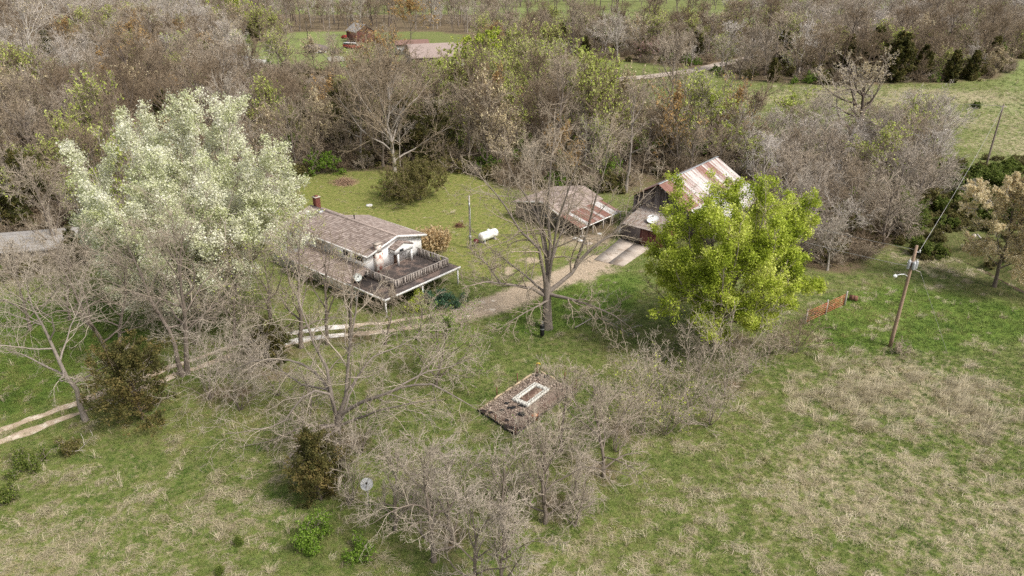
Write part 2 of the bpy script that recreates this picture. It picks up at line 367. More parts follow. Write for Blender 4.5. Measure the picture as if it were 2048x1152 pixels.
BRIGHT = [pp((2010, 110), (2048, 90), (2600, 60), (2600, 200), (2100, 190), (2000, 180)), pp((1960, 205), (2300, 205), (2300, 235), (1990, 232)), pp((900, 16), (1600, 22), (1560, 40), (1330, 60), (980, 48)),
          pp((-900, 2), (2600, 2), (2600, -30), (-900, -30)), CLEAR[0], CLEAR[1]]
BANK = pp((1780, 470), (1850, 440), (2100, 500), (2200, 640), (1960, 590), (1860, 540))
PLOT = pp((1075, 742), (1152, 780), (1030, 872), (955, 822))
SLAB = pp((1188, 520), (1240, 478), (1300, 497), (1246, 533))
def zones(x, y):
    n = fbm(x, y, 3.0, 4) - .5; n2 = fbm(x + 50, y + 80, 9, 3) - .5
    xx = x + n * 5 + n2 * 4; yy = y + n2 * 6 - n * 3
    sf = lambda poly, s: poly_mask(xx, yy, poly, s)
    litter = np.maximum.reduce([sf(p, 3) for p in WOOD_POLYS] + [sf(FAR_POLY, 5), sf(THICKET, 2)])
    for c in CLEAR: litter = litter * (1 - sf(c, 3) * .95)
    litter = np.maximum(litter, .7 * np.clip(1 - seg_dist(xx, yy, CREEK) / 2.2, 0, 1))
    litter = np.maximum(litter, .75 * sf(pp((1020, 420), (1130, 470), (1190, 500), (1250, 470), (1220, 430)), 1.2))
    for cu, cv, r in ((680, 900, 3.0), (870, 1110, 2.6), (1090, 1045, 2.4), (1208, 951, 2.2), (1440, 690, 3.2), (440, 790, 3.0), (1270, 860, 2.4), (600, 690, 3.0), (700, 660, 3), (1449, 791, 2.2), (540, 740, 3.0)):
        q = P(cu, cv); litter = np.maximum(litter, .75 * np.clip(1.25 - np.hypot(xx - q[0], yy - q[1]) / r, 0, 1))
    big = fbm(x + 210, y + 330, 11, 3) - .5
    straw = np.maximum.reduce([.64 * sf(STRAWP[0], 5), .44 * sf(STRAWP[1], 6), .40 * sf(STRAWP[2], 5), .7 * sf(STRAWP[3], 1.5), .5 * sf(FIELD, 8)])
    straw = np.clip(straw + big * .55 * (straw > .08), 0, 1)
    lush = np.maximum.reduce([sf(p, 2.2) for p in LUSH])
    d = seg_dist(x + n * 1.2, y + n * 1.2, DRIVE)
    near = np.clip((x - P(820, 650)[0]) / 6, 0, 1)
    dirt = np.clip(1.5 - d / (1.15 + near * .9), 0, 1) * near
    dirt = np.maximum(dirt, np.clip((n + n2 * .5 + .02) * 5, 0, 1) * sf(pp((900, 560), (1010, 490), (1060, 500), (1130, 540), (1080, 575), (960, 590)), 2) * .8)
    dirt = np.maximum(dirt, .75 * sf(pp((1130, 545), (1190, 505), (1250, 535), (1170, 570)), 1.2))
    dirt = np.maximum(dirt, .5 * sf(pp((1100, 470), (1170, 465), (1230, 480), (1185, 515)), 1))
    yard = sf(YARD, 2)
    far = np.maximum.reduce([sf(p, 5) for p in BRIGHT])
    mulch = poly_mask(x + n * .5, y + n * .5, PLOT, .25)
    bank = sf(BANK, 1.5)
    return dict(straw=straw, lush=lush, dirt=dirt, litter=litter, yard=yard, far=far, mulch=mulch, bank=bank)

def axis(lo, hi, mid0, mid1, step, growth):
    a = list(np.arange(mid0, mid1 + step / 2, step)); s = step
    while a[-1] < hi: s *= growth; a.append(a[-1] + s)
    s = step
    while a[0] > lo: s *= growth; a.insert(0, a[0] - s)
    return np.array(a)
gx = axis(-1500, 1500, -60, 60, .7, 1.07); gy = axis(-60, 2600, 28, 118, .7, 1.05)
X, Y = np.meshgrid(gx, gy); Z = hgt(X, Y)
idx = np.arange(X.size).reshape(X.shape)
gq = np.stack([idx[:-1, :-1], idx[:-1, 1:], idx[1:, 1:], idx[1:, :-1]], -1).reshape(-1, 4)
def ground_material():
    m, nt, b, _ = new_mat('meadow_ground'); co = objco(nt)
    A = N(nt, 'ShaderNodeAttribute', attribute_name='zone_a'); B = N(nt, 'ShaderNodeAttribute', attribute_name='zone_b')
    sa = N(nt, 'ShaderNodeSeparateColor'); sb = N(nt, 'ShaderNodeSeparateColor'); nt.links.new(A.outputs[0], sa.inputs[0]); nt.links.new(B.outputs[0], sb.inputs[0])
    n1 = noise(nt, .35, 5, .6, co); n2 = noise(nt, 1.6, 5, .65, co); n3 = noise(nt, 9, 4, .7, co); nf = noise(nt, 4, 5, .7, co)
    def blend(z, n, k=.8, soft=.12):      # zone weight sharpened by noise into patches
        s = math_n(nt, 'ADD', z, math_n(nt, 'MULTIPLY', math_n(nt, 'SUBTRACT', n, .5), k))
        return ramp(nt, s, [(.5 - soft, (0, 0, 0)), (.5 + soft, (1, 1, 1))])
    c = ramp(nt, nf, [(.3, (.08, .12, .022)), (.5, (.145, .18, .042)), (.7, (.23, .225, .09))])
    olive = ramp(nt, n3, [(.3, (.17, .15, .065)), (.7, (.29, .245, .135))])
    c = mix(nt, ramp(nt, n2, [(.45, (0, 0, 0)), (.62, (.8, .8, .8))]), c, olive)
    c = mix(nt, ramp(nt, n1, [(.4, (0, 0, 0)), (.65, (.55, .55, .55))]), c, (.12, .155, .035))
    lush = ramp(nt, nf, [(.3, (.08, .14, .018)), (.7, (.17, .23, .042))]); c = mix(nt, blend(sa.outputs[1], n2, .7, .25), c, lush)
    yard = ramp(nt, n2, [(.3, (.12, .15, .03)), (.5, (.19, .205, .05)), (.7, (.28, .23, .10))]); c = mix(nt, blend(sb.outputs[0], n2, .4, .25), c, yard)
    far = ramp(nt, nf, [(.3, (.13, .185, .04)), (.7, (.24, .25, .10))]); c = mix(nt, blend(sb.outputs[1], n1, .3, .3), c, far)
    straw = ramp(nt, n3, [(.25, (.26, .215, .12)), (.6, (.40, .34, .215)), (.8, (.52, .45, .31))])
    c = mix(nt, blend(math_n(nt, 'MULTIPLY', sa.outputs[0], .95), n2, 1.6, .18), c, straw)
    lit = ramp(nt, nf, [(.3, (.085, .065, .035)), (.5, (.16, .115, .07)), (.7, (.25, .185, .125))])
    lit = mix(nt, ramp(nt, n2, [(.5, (0, 0, 0)), (.7, (.7, .7, .7))]), lit, (.10, .115, .03))
    c = mix(nt, blend(A.outputs['Alpha'], n2, .6, .2), c, lit)
    bank = ramp(nt, nf, [(.3, (.07, .10, .02)), (.55, (.14, .14, .05)), (.75, (.28, .21, .12))]); c = mix(nt, blend(B.outputs['Alpha'], n2, .8, .2), c, bank)
    dirt = ramp(nt, nf, [(.3, (.33, .25, .17)), (.6, (.46, .37, .27)), (.75, (.55, .47, .37))]); c = mix(nt, blend(sa.outputs[2], n2, .8, .2), c, dirt)
    mul = ramp(nt, n3, [(.3, (.13, .09, .07)), (.7, (.33, .255, .205))]); c = mix(nt, sb.outputs[2], c, mul)
    nt.links.new(c, b.inputs['Base Color']); b.inputs['Roughness'].default_value = .95
    bump(nt, b, n3, .8, .12)
    return m
gm = mesh_np('meadow_ground', np.stack([X, Y, Z], -1).reshape(-1, 3), gq, None, [ground_material()], None, True)
z = zones(X.ravel(), Y.ravel())
for nm, ks in (('zone_a', ('straw', 'lush', 'dirt', 'litter')), ('zone_b', ('yard', 'far', 'mulch', 'bank'))):
    at = gm.attributes.new(nm, 'FLOAT_COLOR', 'POINT'); at.data.foreach_set('color', np.stack([z[k] for k in ks], -1).astype(np.float32).ravel())
structure(link('meadow_ground', gm))

# road, driveway, creek as sheets that follow the ground
def densify(line, step):
    out = [];
    for a, b in zip(line[:-1], line[1:]):
        n = max(1, int(math.dist(a, b) / step)); out += [(a[0] + (b[0] - a[0]) * i / n, a[1] + (b[1] - a[1]) * i / n) for i in range(n)]
    out = np.array(out + [line[-1]]); k = np.ones(9) / 9
    sm = out.copy()
    for j in (0, 1): sm[4:-4, j] = np.convolve(out[:, j], k, 'valid')
    return sm
def strip(name, line, offs, lift, m, ragged, rng, step=.4, cross=4):
    c = densify(line, step); t = np.gradient(c, axis=0); t /= np.linalg.norm(t, axis=1)[:, None]; nrm = np.stack([-t[:, 1], t[:, 0]], 1)
    v = []; q = []; off = 0
    for o0, o1 in offs:
        n = len(c); sc = np.arange(n) * step
        e0 = o0 + (fbm(sc, sc * 0 + o0 * 9, 2.0, 4) - .5) * ragged; e1 = o1 + (fbm(sc, sc * 0 + o1 * 9 + 40, 2.0, 4) - .5) * ragged
        for k in range(cross):
            w = k / (cross - 1); p = c + nrm * (e0 * (1 - w) + e1 * w)[:, None]
            edge = .6 if k in (0, cross - 1) else 1
            v.append(np.column_stack([p, hgt(p[:, 0], p[:, 1]) + lift * edge]))
        i = off + np.arange(n - 1)
        for k in range(cross - 1): q.append(np.stack([i + k * n, i + 1 + k * n, i + 1 + (k + 1) * n, i + (k + 1) * n], 1)[:, ::-1])
        off += n * cross
    return structure(link(name, mesh_np(name, np.concatenate(v), np.concatenate(q), None, [m], None, True)))
rs = np.random.RandomState(3)
strip('driveway', DRIVE[:10], [(-1.35, -.5), (.5, 1.35)], .05, DIRT, 1.1, rs)
strip('gravel_road', ROADL, [(-2.6, 2.6)], .22, ROAD, 1.2, rs, 1.5, 7)
WHITEG = simple('white_gravel', (.80, .77, .73), (.68, .64, .59), 2.5, .95, spots=(.48, .41, .34), spot_scale=1.2, bmp=.6)
strip('gravel_patch', [tuple(P(u, v)[:2]) for u, v in ((480, 695), (560, 680), (620, 668), (690, 661))], [(-1.3, -.45), (.45, 1.3)], .085, WHITEG, .6, rs)
strip('creek', CREEK[1:], [(-.35, .35)], .10, CREEKW, .4, rs, .6)

# ------------------------------------------------------------ house
HO = (-13.35, 68.35); HR = math.radians(50)
hz = float(hgt(-16, 76)); 
house = empty('white_house', (HO[0], HO[1], hz), 'two-storey white house with brown shingle roof and dark wrap-around deck', 'house', None, HR)
def roof_slope(mb, e0, e1, r0, r1, course, tab, rng, th=.03):
    """shingle courses: tabs between the eave e0-e1 and the ridge r0-r1, each course overlapping the one below"""
    e0, e1, r0, r1 = map(lambda p: np.array(p, float), (e0, e1, r0, r1)); L = max(np.linalg.norm(r0 - e0), np.linalg.norm(r1 - e1)); n = max(2, int(L / course))
    nrm = np.cross(e1 - e0, r0 - e0); nrm /= np.linalg.norm(nrm); nrm = nrm if nrm[2] > 0 else -nrm
    for i in range(n):
        a0 = e0 + (r0 - e0) * i / n; a1 = e1 + (r1 - e1) * i / n; b0 = e0 + (r0 - e0) * (i + 1) / n; b1 = e1 + (r1 - e1) * (i + 1) / n
        W = np.linalg.norm(a1 - a0); k = max(2, int(W / tab)); cuts = [0] + sorted(((j + rng.uniform(-.25, .25) + (.5 if i % 2 else 0)) / (k + 1)) for j in range(1, k + 1)) + [1]
        for c0, c1 in zip(cuts[:-1], cuts[1:]):
            c0 = max(0, min(1, c0)); c1 = max(0, min(1, c1)); lift = nrm * (th + rng.uniform(0, .015)); tn = rng.uniform(.15, .85)
            p0 = a0 + (a1 - a0) * c0; p1 = a0 + (a1 - a0) * c1; q0 = b0 + (b1 - b0) * c0; q1 = b0 + (b1 - b0) * c1
            mb.quad(p0 + lift, p1 + lift, q1 + nrm * .004, q0 + nrm * .004, tn); mb.quad(p0, p1, p1 + lift, p0 + lift, tn * .4)
def window(parent, mb_args, pane_args, fm=TRIM):
    f = MB(); 
    for a in mb_args: f.box(*a)
    fo = f.build('window', fm, parent); MB().box(*pane_args).build('pane', GLASS, fo); return fo
R1 = random.Random(5)
ZE, ZR, YF, YB = 4.6, 5.8, 6.35, 22.0
XL, XR, XM, XW0, XW1, YV, YM = 2.75, 11.75, 7.25, 3.1, 11.35, 5.85, 16.6
# lower storey, upper storey with gables
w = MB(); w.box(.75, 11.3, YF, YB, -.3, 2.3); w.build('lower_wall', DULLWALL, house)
w = MB(); w.box(XW0, XW1, YF, YM - .3, 2.3, ZE - .05)
for yy in (YF, YM - .3):
    w.tri((XW0, yy, ZE - .05), (XW1, yy, ZE - .05), (XM, yy, ZR - .12))
w.box(XW0, 9.0, YM - .3, YB, 2.3, ZE - .05); w.tri((XW0, YB, ZE - .05), (9.0, YB, ZE - .05), (6.6, YB, ZR - .2))
wall = w.build('upper_wall', WHITE, house)
rf = MB(); roof_slope(rf, (XL, YV, ZE), (XL, 22.4, ZE), (XM, YV, ZR), (XM, 22.4, ZR), .27, .42, R1)
roof_slope(rf, (XR, YV, ZE), (XR, YM, ZE), (XM, YV, ZR), (XM, YM, ZR), .27, .42, R1)
roof_slope(rf, (9.3, YM, ZE + .3), (9.3, 22.4, ZE + .3), (XM, YM, ZR), (XM, 22.4, ZR), .27, .42, R1)
rf.slab((XL, YV + .01, ZE - .01), (XM, YV + .01, ZR - .01), (XM, 22.39, ZR - .01), (XL, 22.39, ZE - .01), .12, .2)
rf.slab((XM, YV + .01, ZR - .01), (XR, YV + .01, ZE - .01), (XR, YM - .01, ZE - .01), (XM, YM - .01, ZR - .01), .12, .2)
roof = rf.build('roof', SHINGLE, house)
rc = MB(); rc.bar((XM, YV, ZR + .03), (XM, 22.4, ZR + .03), .3, .05, .6); rc.build('ridge_cap', SHINGLE, roof)
for p0, p1 in (((XL - .03, YV - .03, ZE - .09), (XM, YV - .03, ZR - .09)), ((XM, YV - .03, ZR - .09), (XR + .05, YV - .03, ZE - .09))): MB().bar(p0, p1, .06, .26).build('verge_board', TRIM, house)
MB().bar((XL - .04, YV - .03, ZE - .08), (XL - .04, 22.4, ZE - .08), .07, .2).build('eave_board', TRIM, house)
MB().bar((XR + .04, YV - .03, ZE - .08), (XR + .04, YM, ZE - .08), .07, .2).build('eave_board', TRIM, house)
# lower roof along the left side
lr = MB(); roof_slope(lr, (-.1, 5.9, 2.2), (-.1, 17.5, 2.2), (3.08, 5.9, 2.95), (3.08, 17.5, 2.95), .27, .42, R1)
lr.slab((-.1, 5.9, 2.19), (3.08, 5.9, 2.94), (3.08, 17.5, 2.94), (-.1, 17.5, 2.19), .12, .2)
lr.build('lower_roof', SHINGLE, house)
f = MB(); f.bar((-.15, 5.9, 2.12), (-.15, 17.5, 2.12), .08, .17); f.build('gutter', TRIM, house)
# deck: flat dark canopy with white edge
d = MB(); d.box(-.1, 11.2, -.1, YF - .03, 2.08, 2.26); d.build('deck_roof', DECK, house)
f = MB(); f.box(-.2, 11.3, -.19, -.1, 2.05, 2.3); f.build('deck_edge_board', TRIM, house)
f = MB(); f.box(-.19, -.1, -.1, YF, 2.05, 2.29); f.build('deck_edge_board', TRIM, house)
for k in range(28):           # boards of the deck floor inside the railing
    y0 = 1.08 + k * .187
    MB().box(2.5, 10.35, y0, y0 + .172, 2.265, 2.30).build('deck_board', DECK, house)
for x, y in ((.05, .05), (5.4, .05), (11.0, .05), (.05, 5.0)):
    MB().box(x - .07, x + .07, y - .07, y + .07, -.3, 2.08).build('deck_post', TRIM, house)
# railing
RC = [(2.45, 5.8), (2.45, 1.0), (10.4, 1.0), (10.4, 6.2)]
bal = MB().box(-.06, .06, -.06, .06, 2.36, 3.24).mesh('baluster', RAIL)
pst = MB().box(-.06, .06, -.06, .06, 2.26, 3.34).mesh('railing_post', RAIL)
for (ax, ay), (bx, by) in zip(RC[:-1], RC[1:]):
    MB().bar((ax, ay, 3.27), (bx, by, 3.27), .12, .05).build('handrail', RAIL, house)['tint'] = .75
    MB().bar((ax, ay, 2.42), (bx, by, 2.42), .05, .09).build('bottom_rail', RAIL, house)['tint'] = .5
    L = math.dist((ax, ay), (bx, by)); n = int(L / .24)
    for i in range(n + 1):
        t = i / n
        big = i % 9 == 0
        o = link('railing_post' if big else 'baluster', pst if big else bal, house, (ax + (bx - ax) * t, ay + (by - ay) * t, 0), (0, R1.uniform(-.04, .04), R1.uniform(-.1, .1))); o['tint'] = R1.random()
# small white railing by the right of the porch
for i in range(9): MB().box(9.2 + i * .13, 9.26 + i * .13, 6.06, 6.1, 2.35, 3.2).build('white_baluster', TRIM, house)
MB().box(9.12, 10.36, 6.04, 6.12, 3.2, 3.26).build('white_handrail', TRIM, house)
# porch
p = MB(); PX0, PX1, PXM, PY0, PY1, PZ0, PZ1 = 6.2, 9.15, 7.65, 5.25, YF - .03, 4.45, 5.0
for x in (PX0, PX1): roof_slope(p, (x, PY0, PZ0), (x, PY1, PZ0), (PXM, PY0, PZ1), (PXM, PY1, PZ1), .24, .35, R1)
p.slab((PX0, PY0 + .01, PZ0 - .01), (PXM, PY0 + .01, PZ1 - .01), (PXM, PY1, PZ1 - .01), (PX0, PY1, PZ0 - .01), .08, .2); p.slab((PXM, PY0 + .01, PZ1 - .01), (PX1, PY0 + .01, PZ0 - .01), (PX1, PY1, PZ0 - .01), (PXM, PY1, PZ1 - .01), .08, .2)
p.build('porch_roof', SHINGLE, house)
g = MB(); g.tri((PX0 + .1, PY0 + .07, PZ0 - .02), (PX1 - .1, PY0 + .07, PZ0 - .02), (PXM, PY0 + .07, PZ1 - .1)); g.box(PX0 + .12, PX1 - .12, PY0 + .07, PY0 + .15, 3.8, PZ0 - .02); g.box(PX0 + .12, PX0 + .2, PY0 + .15, PY1, 3.95, PZ0 - .08); g.box(PX1 - .2, PX1 - .12, PY0 + .15, PY1, 3.95, PZ0 - .08)
g.build('porch_gable', TRIM, house)
for x in (PX0 + .6, PX1 - .3): MB().box(x - .1, x + .1, PY0 + .1, PY0 + .3, 2.27, 3.81).build('porch_post', TRIM, house)
window(house, [(PXM - .75, PXM - .05, PY0 + .01, PY0 + .068, 3.98, 4.42)], (PXM - .68, PXM - .12, PY0 - .02, PY0 + .012, 4.05, 4.35))
dz = MB(); dz.box(6.9, 7.7, YF - .07, YF - .02, 2.3, 3.35); do = dz.build('door', simple('brown_door', (.16, .10, .07), None, 3, .6), house)
for y0, y1 in ((7.0, 8.5), (9.3, 10.6), (14.6, 15.5)):
    fo = window(house, [(XW0 - .08, XW0 - .019, y0, y1, 3.5, 4.15)], (XW0 - .11, XW0 - .078, y0 + .08, (y0 + y1) / 2 - .03, 3.57, 4.08))
    MB().box(XW0 - .11, XW0 - .078, (y0 + y1) / 2 + .03, y1 - .08, 3.57, 4.08).build('pane', GLASS, fo)
for y0, y1 in ((8.2, 9.4), (11.2, 12.6)):
    window(house, [(.68, .749, y0, y1, 1.2, 1.95)], (.65, .682, y0 + .08, y1 - .08, 1.28, 1.87))
b = MB(); b.box(.66, .75, 14.0, 15.4, -.1, .75); b.build('foundation_panel', simple('red_brown_panel', (.22, .07, .05), (.30, .16, .11), 2, .9), house)
# chimneys, vent
c = MB(); c.box(7.4, 8.05, 21.2, 21.85, ZR - .9, 6.95); ch = c.build('chimney', BRICK, house)
b = MB()
for k in range(7):
    z0 = 5.9 + k * .145
    for i in range(3):
        o = .1 * (k % 2); b.box(7.385, 7.4, 21.2 + i * .22 + o * .5, 21.2 + i * .22 + .19 + o * .5, z0, z0 + .12); b.box(7.4 + i * .22 + o * .4, 7.4 + i * .22 + .19 + o * .4, 21.185, 21.2, z0, z0 + .12)
stuff(b.build('brick_course', BRICK, ch)); MB().box(7.32, 8.13, 21.12, 21.93, 6.951, 7.05).build('chimney_cap', CONC, ch)
MB().box(7.55, 7.9, 21.35, 21.7, 7.051, 7.2).build('flue', BRICK, ch)
c = MB(); c.box(3.95, 4.95, 5.78, YF - .02, 2.3, 4.6); c.box(4.1, 4.75, 5.76, YF - .03, 4.6, 5.6); ch = c.build('chimney', PBRICK, house); ch['label'] = 'flaking white-painted brick chimney on the front wall'
MB().box(3.98, 4.87, 5.66, YF + .08, 5.601, 5.7).build('chimney_cap', CONC, ch)
MB().lathe([(.06, 0), (.06, .5), (.09, .5), (.09, .62), (0, .64)], 8, None, (7.8, 14.2, ZR - .2)).build('vent_pipe', DARK, house)
MB().box(6.4, 7.0, 19.2, 19.7, ZR - .25, ZR + .1).build('roof_vent', METAL, house)
def to_world(r, y, zz):
    c, s_ = math.cos(HR), math.sin(HR); return (HO[0] + c * r - s_ * y, HO[1] + s_ * r + c * y, hz + zz)

def dish(name, loc, aim, rad, m, label, cat, mast=None, group=None):
    e = empty(name, loc, label, cat, group); ax = Vector(aim).normalized(); c = Vector((0, 0, mast or .35))
    prof = [(rad * k / 6, rad * .28 * (k / 6) ** 2) for k in range(7)]; prof = [(r + (.001 if r == 0 else 0), h) for r, h in prof] + [(rad * 1.015, rad * .28 + .015), (rad, rad * .28 - .03)] + [(rad * k / 6 + .001, rad * .28 * (k / 6) ** 2 - .03) for k in (5, 4, 3, 2, 1, 0)]
    MB().lathe(prof, 22, ax, c + ax * .12).build('reflector', m, e, True)
    MB().tube([(0, 0, 0), (0, 0, c.z - .03)], .045, 8).build('mast', METAL, e, True)
    f0 = c + ax * (.12 + rad * 1.0); MB().lathe([(.001, -.1), (.07, -.1), (.08, .1), (.001, .1)], 8, ax, f0).build('feed_horn', DARK, e)
    side = ax.cross(Vector((0, 0, 1))).normalized()
    for k in range(3):
        a = k * 2 * math.pi / 3; n2 = side.cross(ax); pt = c + ax * (.12 + rad * .28) + (side * math.cos(a) + n2 * math.sin(a)) * rad * .97
        MB().tube([pt, f0], .018, 5).build('strut', METAL, e)
    return e
dish('satellite_dish', to_world(.95, 5.6, 2.3), (.3, -.75, .45), .45, simple('pale_dish', (.58, .60, .57), None, 3, .5, bmp=0), 'pale grey satellite dish at the end of the house lower roof', 'satellite dish', .5)
# ------------------------------------------------------------ propane tank, pole, small things of the yard
ta = G(957, 488); tb = G(996, 474); td = (tb - ta); L = np.linalg.norm(td[:2]) - .2
t = empty('propane_tank', ((ta[0] + tb[0]) / 2, (ta[1] + tb[1]) / 2, hgt(*((ta + tb) / 2)[:2])), 'white propane tank lying on the mown lawn', 'tank', None, math.atan2(td[1], td[0]))
r = .58; hl = 1.62; prof = [(.001, -hl)] + [(r * math.sin(a), -hl + .42 - .42 * math.cos(a)) for a in np.linspace(.25, math.pi / 2, 6)] + [(r * math.sin(a), hl - .42 + .42 * math.cos(a)) for a in np.linspace(math.pi / 2, .25, 6)] + [(.001, hl)]
MB().lathe(prof, 24, (1, 0, 0), (0, 0, .85)).build('tank_body', WHITEM, t, True)
MB().lathe([(.2, 0), (.2, .14), (.13, .24), (.001, .26)], 14, None, (0, 0, 1.41)).build('valve_dome', WHITEM, t, True)
for x in (-.9, .9): 
    for y in (-.28, .28): MB().box(x - .08, x + .08, y - .06, y + .06, -.05, .42).build('leg', METAL, t)
for x in (-1.05, 1.05): MB().box(x - .25, x + .25, -.5, .5, -.06, .05).build('footing', CONC, t)
def utility_pole(base, top, r, m, label, cat, group=None):
    e = empty('utility_pole', base, label, cat, group); d = np.array(top) - np.array(base)
    MB().tube([d * t_ for t_ in np.linspace(-.03, 1, 7)], np.linspace(r, r * .68, 7), 10).build('shaft', m, e, True); return e, d
pb = G(941, 497); pt = V(938, 391, pb[1]); e, d = utility_pole(pb, pt, .15, GREYPOLE, 'grey weathered power pole beside the white propane tank', 'power pole')
MB().box(-.09, .09, -.26, -.12, d[2] - 1.6, d[2] - .9).build('service_box', METAL, e); MB().box(-.16, .16, -.3, -.14, 1.3, 1.9).build('meter_box', METAL, e)
MB().tube([(.1, -.15, 1.9), (.1, -.14, d[2] - 1.6)], .03, 6).build('conduit', METAL, e)
q = G(952, 493); e = empty('grill', (q[0], q[1], q[2]), 'dark red lidded grill beside the grey power pole', 'grill')
MB().lathe([(.001, .45), (.28, .5), (.36, .7), (.36, .78), (.3, .98), (.001, 1.05)], 14).build('bowl', simple('dark_red_enamel', (.12, .025, .025), None, 3, .4), e, True)
for k in range(3): MB().tube([(.25 * math.cos(k * 2.1), .25 * math.sin(k * 2.1), .52), (.36 * math.cos(k * 2.1), .36 * math.sin(k * 2.1), 0)], .02, 6).build('leg', DARK, e)
q = G(738.5, 411); e = tag(MB().lathe([(.001, -.05), (.5, -.05), (.52, .05), (.46, .14), (.001, .17)], 22).build('septic_lid', WHITEM, None, True, q), 'round white lid lying flat in the yard lawn behind the house', 'lid')
# ------------------------------------------------------------ shed
sz = float(hgt(5, 97)); ssx, ssy = 4.3, 96.2; SR = math.radians(48)
shed = empty('old_shed', (ssx, ssy, sz), 'grey board shed with brown shingle roof and sagging rusty tin lean-to', 'shed', None, SR)
# local x runs along the ridge, -y falls towards the camera side; gable wall at x = 0
def boards(mb, a, b, z0, ztop, w, rng, out, gap=.02, th=.03):
    a = np.array(a, float); b = np.array(b, float); L = np.linalg.norm(b - a); d = (b - a) / L; n = np.array([d[1], -d[0]]) * out; s = 0
    while s < L:
        ww = min(w * rng.uniform(.8, 1.2), L - s); p0 = a + d * s; p1 = a + d * (s + ww - gap); o = n * (th + rng.uniform(0, .02)); zt0 = ztop(s) if callable(ztop) else ztop; zt1 = ztop(min(L, s + ww - gap)) if callable(ztop) else ztop
        j = rng.uniform(-.06, .02)
        mb.hexa([(*p0, z0 + j), (*p1, z0 + j), (*(p1 + o), z0 + j), (*(p0 + o), z0 + j), (*p0, zt0), (*p1, zt1), (*(p1 + o), zt1), (*(p0 + o), zt0)], rng.random()); s += ww
ZR2, ZE2, HW, HL = 3.75, 2.45, 3.55, 5.6
core = MB(); core.box(.25, 9.2, -HW + .15, HL - .4, -.3, ZE2 - .05, .1)
for x in (.26, 9.2): core.tri((x, -HW + .15, ZE2 - .05), (x, HL - .4, ZE2 - .05), (x, 0, ZR2 - .15), .1)
core.build('wall', BARNWOOD, shed)
wb = MB(); zt = lambda s_: min(ZR2 - .12 - (ZR2 - ZE2) * (abs(s_ - HW + .1) / (HW if s_ < HW else HL)), 9)
boards(wb, (.25, -HW + .1), (.25, HL - .35), -.2, zt, .22, R1, -1); stuff(wb.build('wall_boards', BARNWOOD, shed))
for y0 in (-2.6, -.6, 2.2):
    window(shed, [(.17, .2, y0, y0 + .9, 1.0, 1.75)], (.15, .168, y0 + .07, y0 + .83, 1.07, 1.68), simple('grey_frame', (.35, .33, .31)))
sr = MB(); roof_slope(sr, (-.35, -HW, ZE2), (9.5, -HW, ZE2), (-.35, 0, ZR2), (9.5, 0, ZR2), .3, .5, R1); roof_slope(sr, (-.35, HL, ZE2), (9.5, HL, ZE2), (-.35, 0, ZR2), (9.5, 0, ZR2), .3, .5, R1)
sr.slab((-.34, -HW, ZE2 - .01), (9.49, -HW, ZE2 - .01), (9.49, 0, ZR2 - .01), (-.34, 0, ZR2 - .01), .1, .2); sr.slab((-.34, HL, ZE2 - .01), (9.49, HL, ZE2 - .01), (9.49, 0, ZR2 - .01), (-.34, 0, ZR2 - .01), .1, .2)
sr.build('roof', SHINGLE, shed)
f = MB(); f.bar((-.39, -HW, ZE2 - .06), (-.39, 0, ZR2 - .06), .05, .16); f.bar((-.39, 0, ZR2 - .06), (-.39, HL, ZE2 - .06), .05, .16); f.build('verge_board', TRIM, shed)
def panel_mesh(w, L, ribs=3, amp=.03, nseg=3):
    mb = MB(); n = ribs * 4
    for i in range(n):
        for k in range(nseg):
            x0, x1 = -w / 2 + w * i / n, -w / 2 + w * (i + 1) / n; z0 = amp * (1 if i % 4 == 1 else 0 if i % 4 in (2, 3, 0) and (i % 4) != 1 else 0); z1 = amp * (1 if (i + 1) % 4 == 1 else 0)
            mb.quad((x0, -L * k / nseg, z0), (x0, -L * (k + 1) / nseg, z0), (x1, -L * (k + 1) / nseg, z1), (x1, -L * k / nseg, z1))
    return mb.mesh('roof_panel', RUST)
LT, slope = 3.9, math.atan2(.95, 3.8)
pm = panel_mesh(.74, LT)
for i in range(13):
    o = link('roof_panel', pm, shed, (-.1 + .72 * i, -HW + .3, ZE2 + .06 + R1.uniform(0, .03)), (slope + R1.uniform(-.015, .015), R1.uniform(-.03, .03), R1.uniform(-.02, .02))); o['tint'] = [.75, .62, .3, .75, .72, .58, .74, .5, .66, .72, .35, .3, .6][i]
MB().bar((-.45, -HW - 3.5, ZE2 - .98), (9.2, -HW - 3.5, ZE2 - .98), .1, .14).build('eave_beam', TRIM, shed)
for x in (0, 2.4, 4.8, 7.0, 9.0): MB().box(x - .07, x + .07, -HW - 3.5, -HW - 3.36, -.3, ZE2 - 1.05).build('post', GREYPOLE, shed)
for x in np.arange(.2, 9.2, 1.2): MB().bar((x, -HW, ZE2 - .1), (x, -HW - 3.5, ZE2 - .93), .05, .12).build('rafter', GREYPOLE, shed)
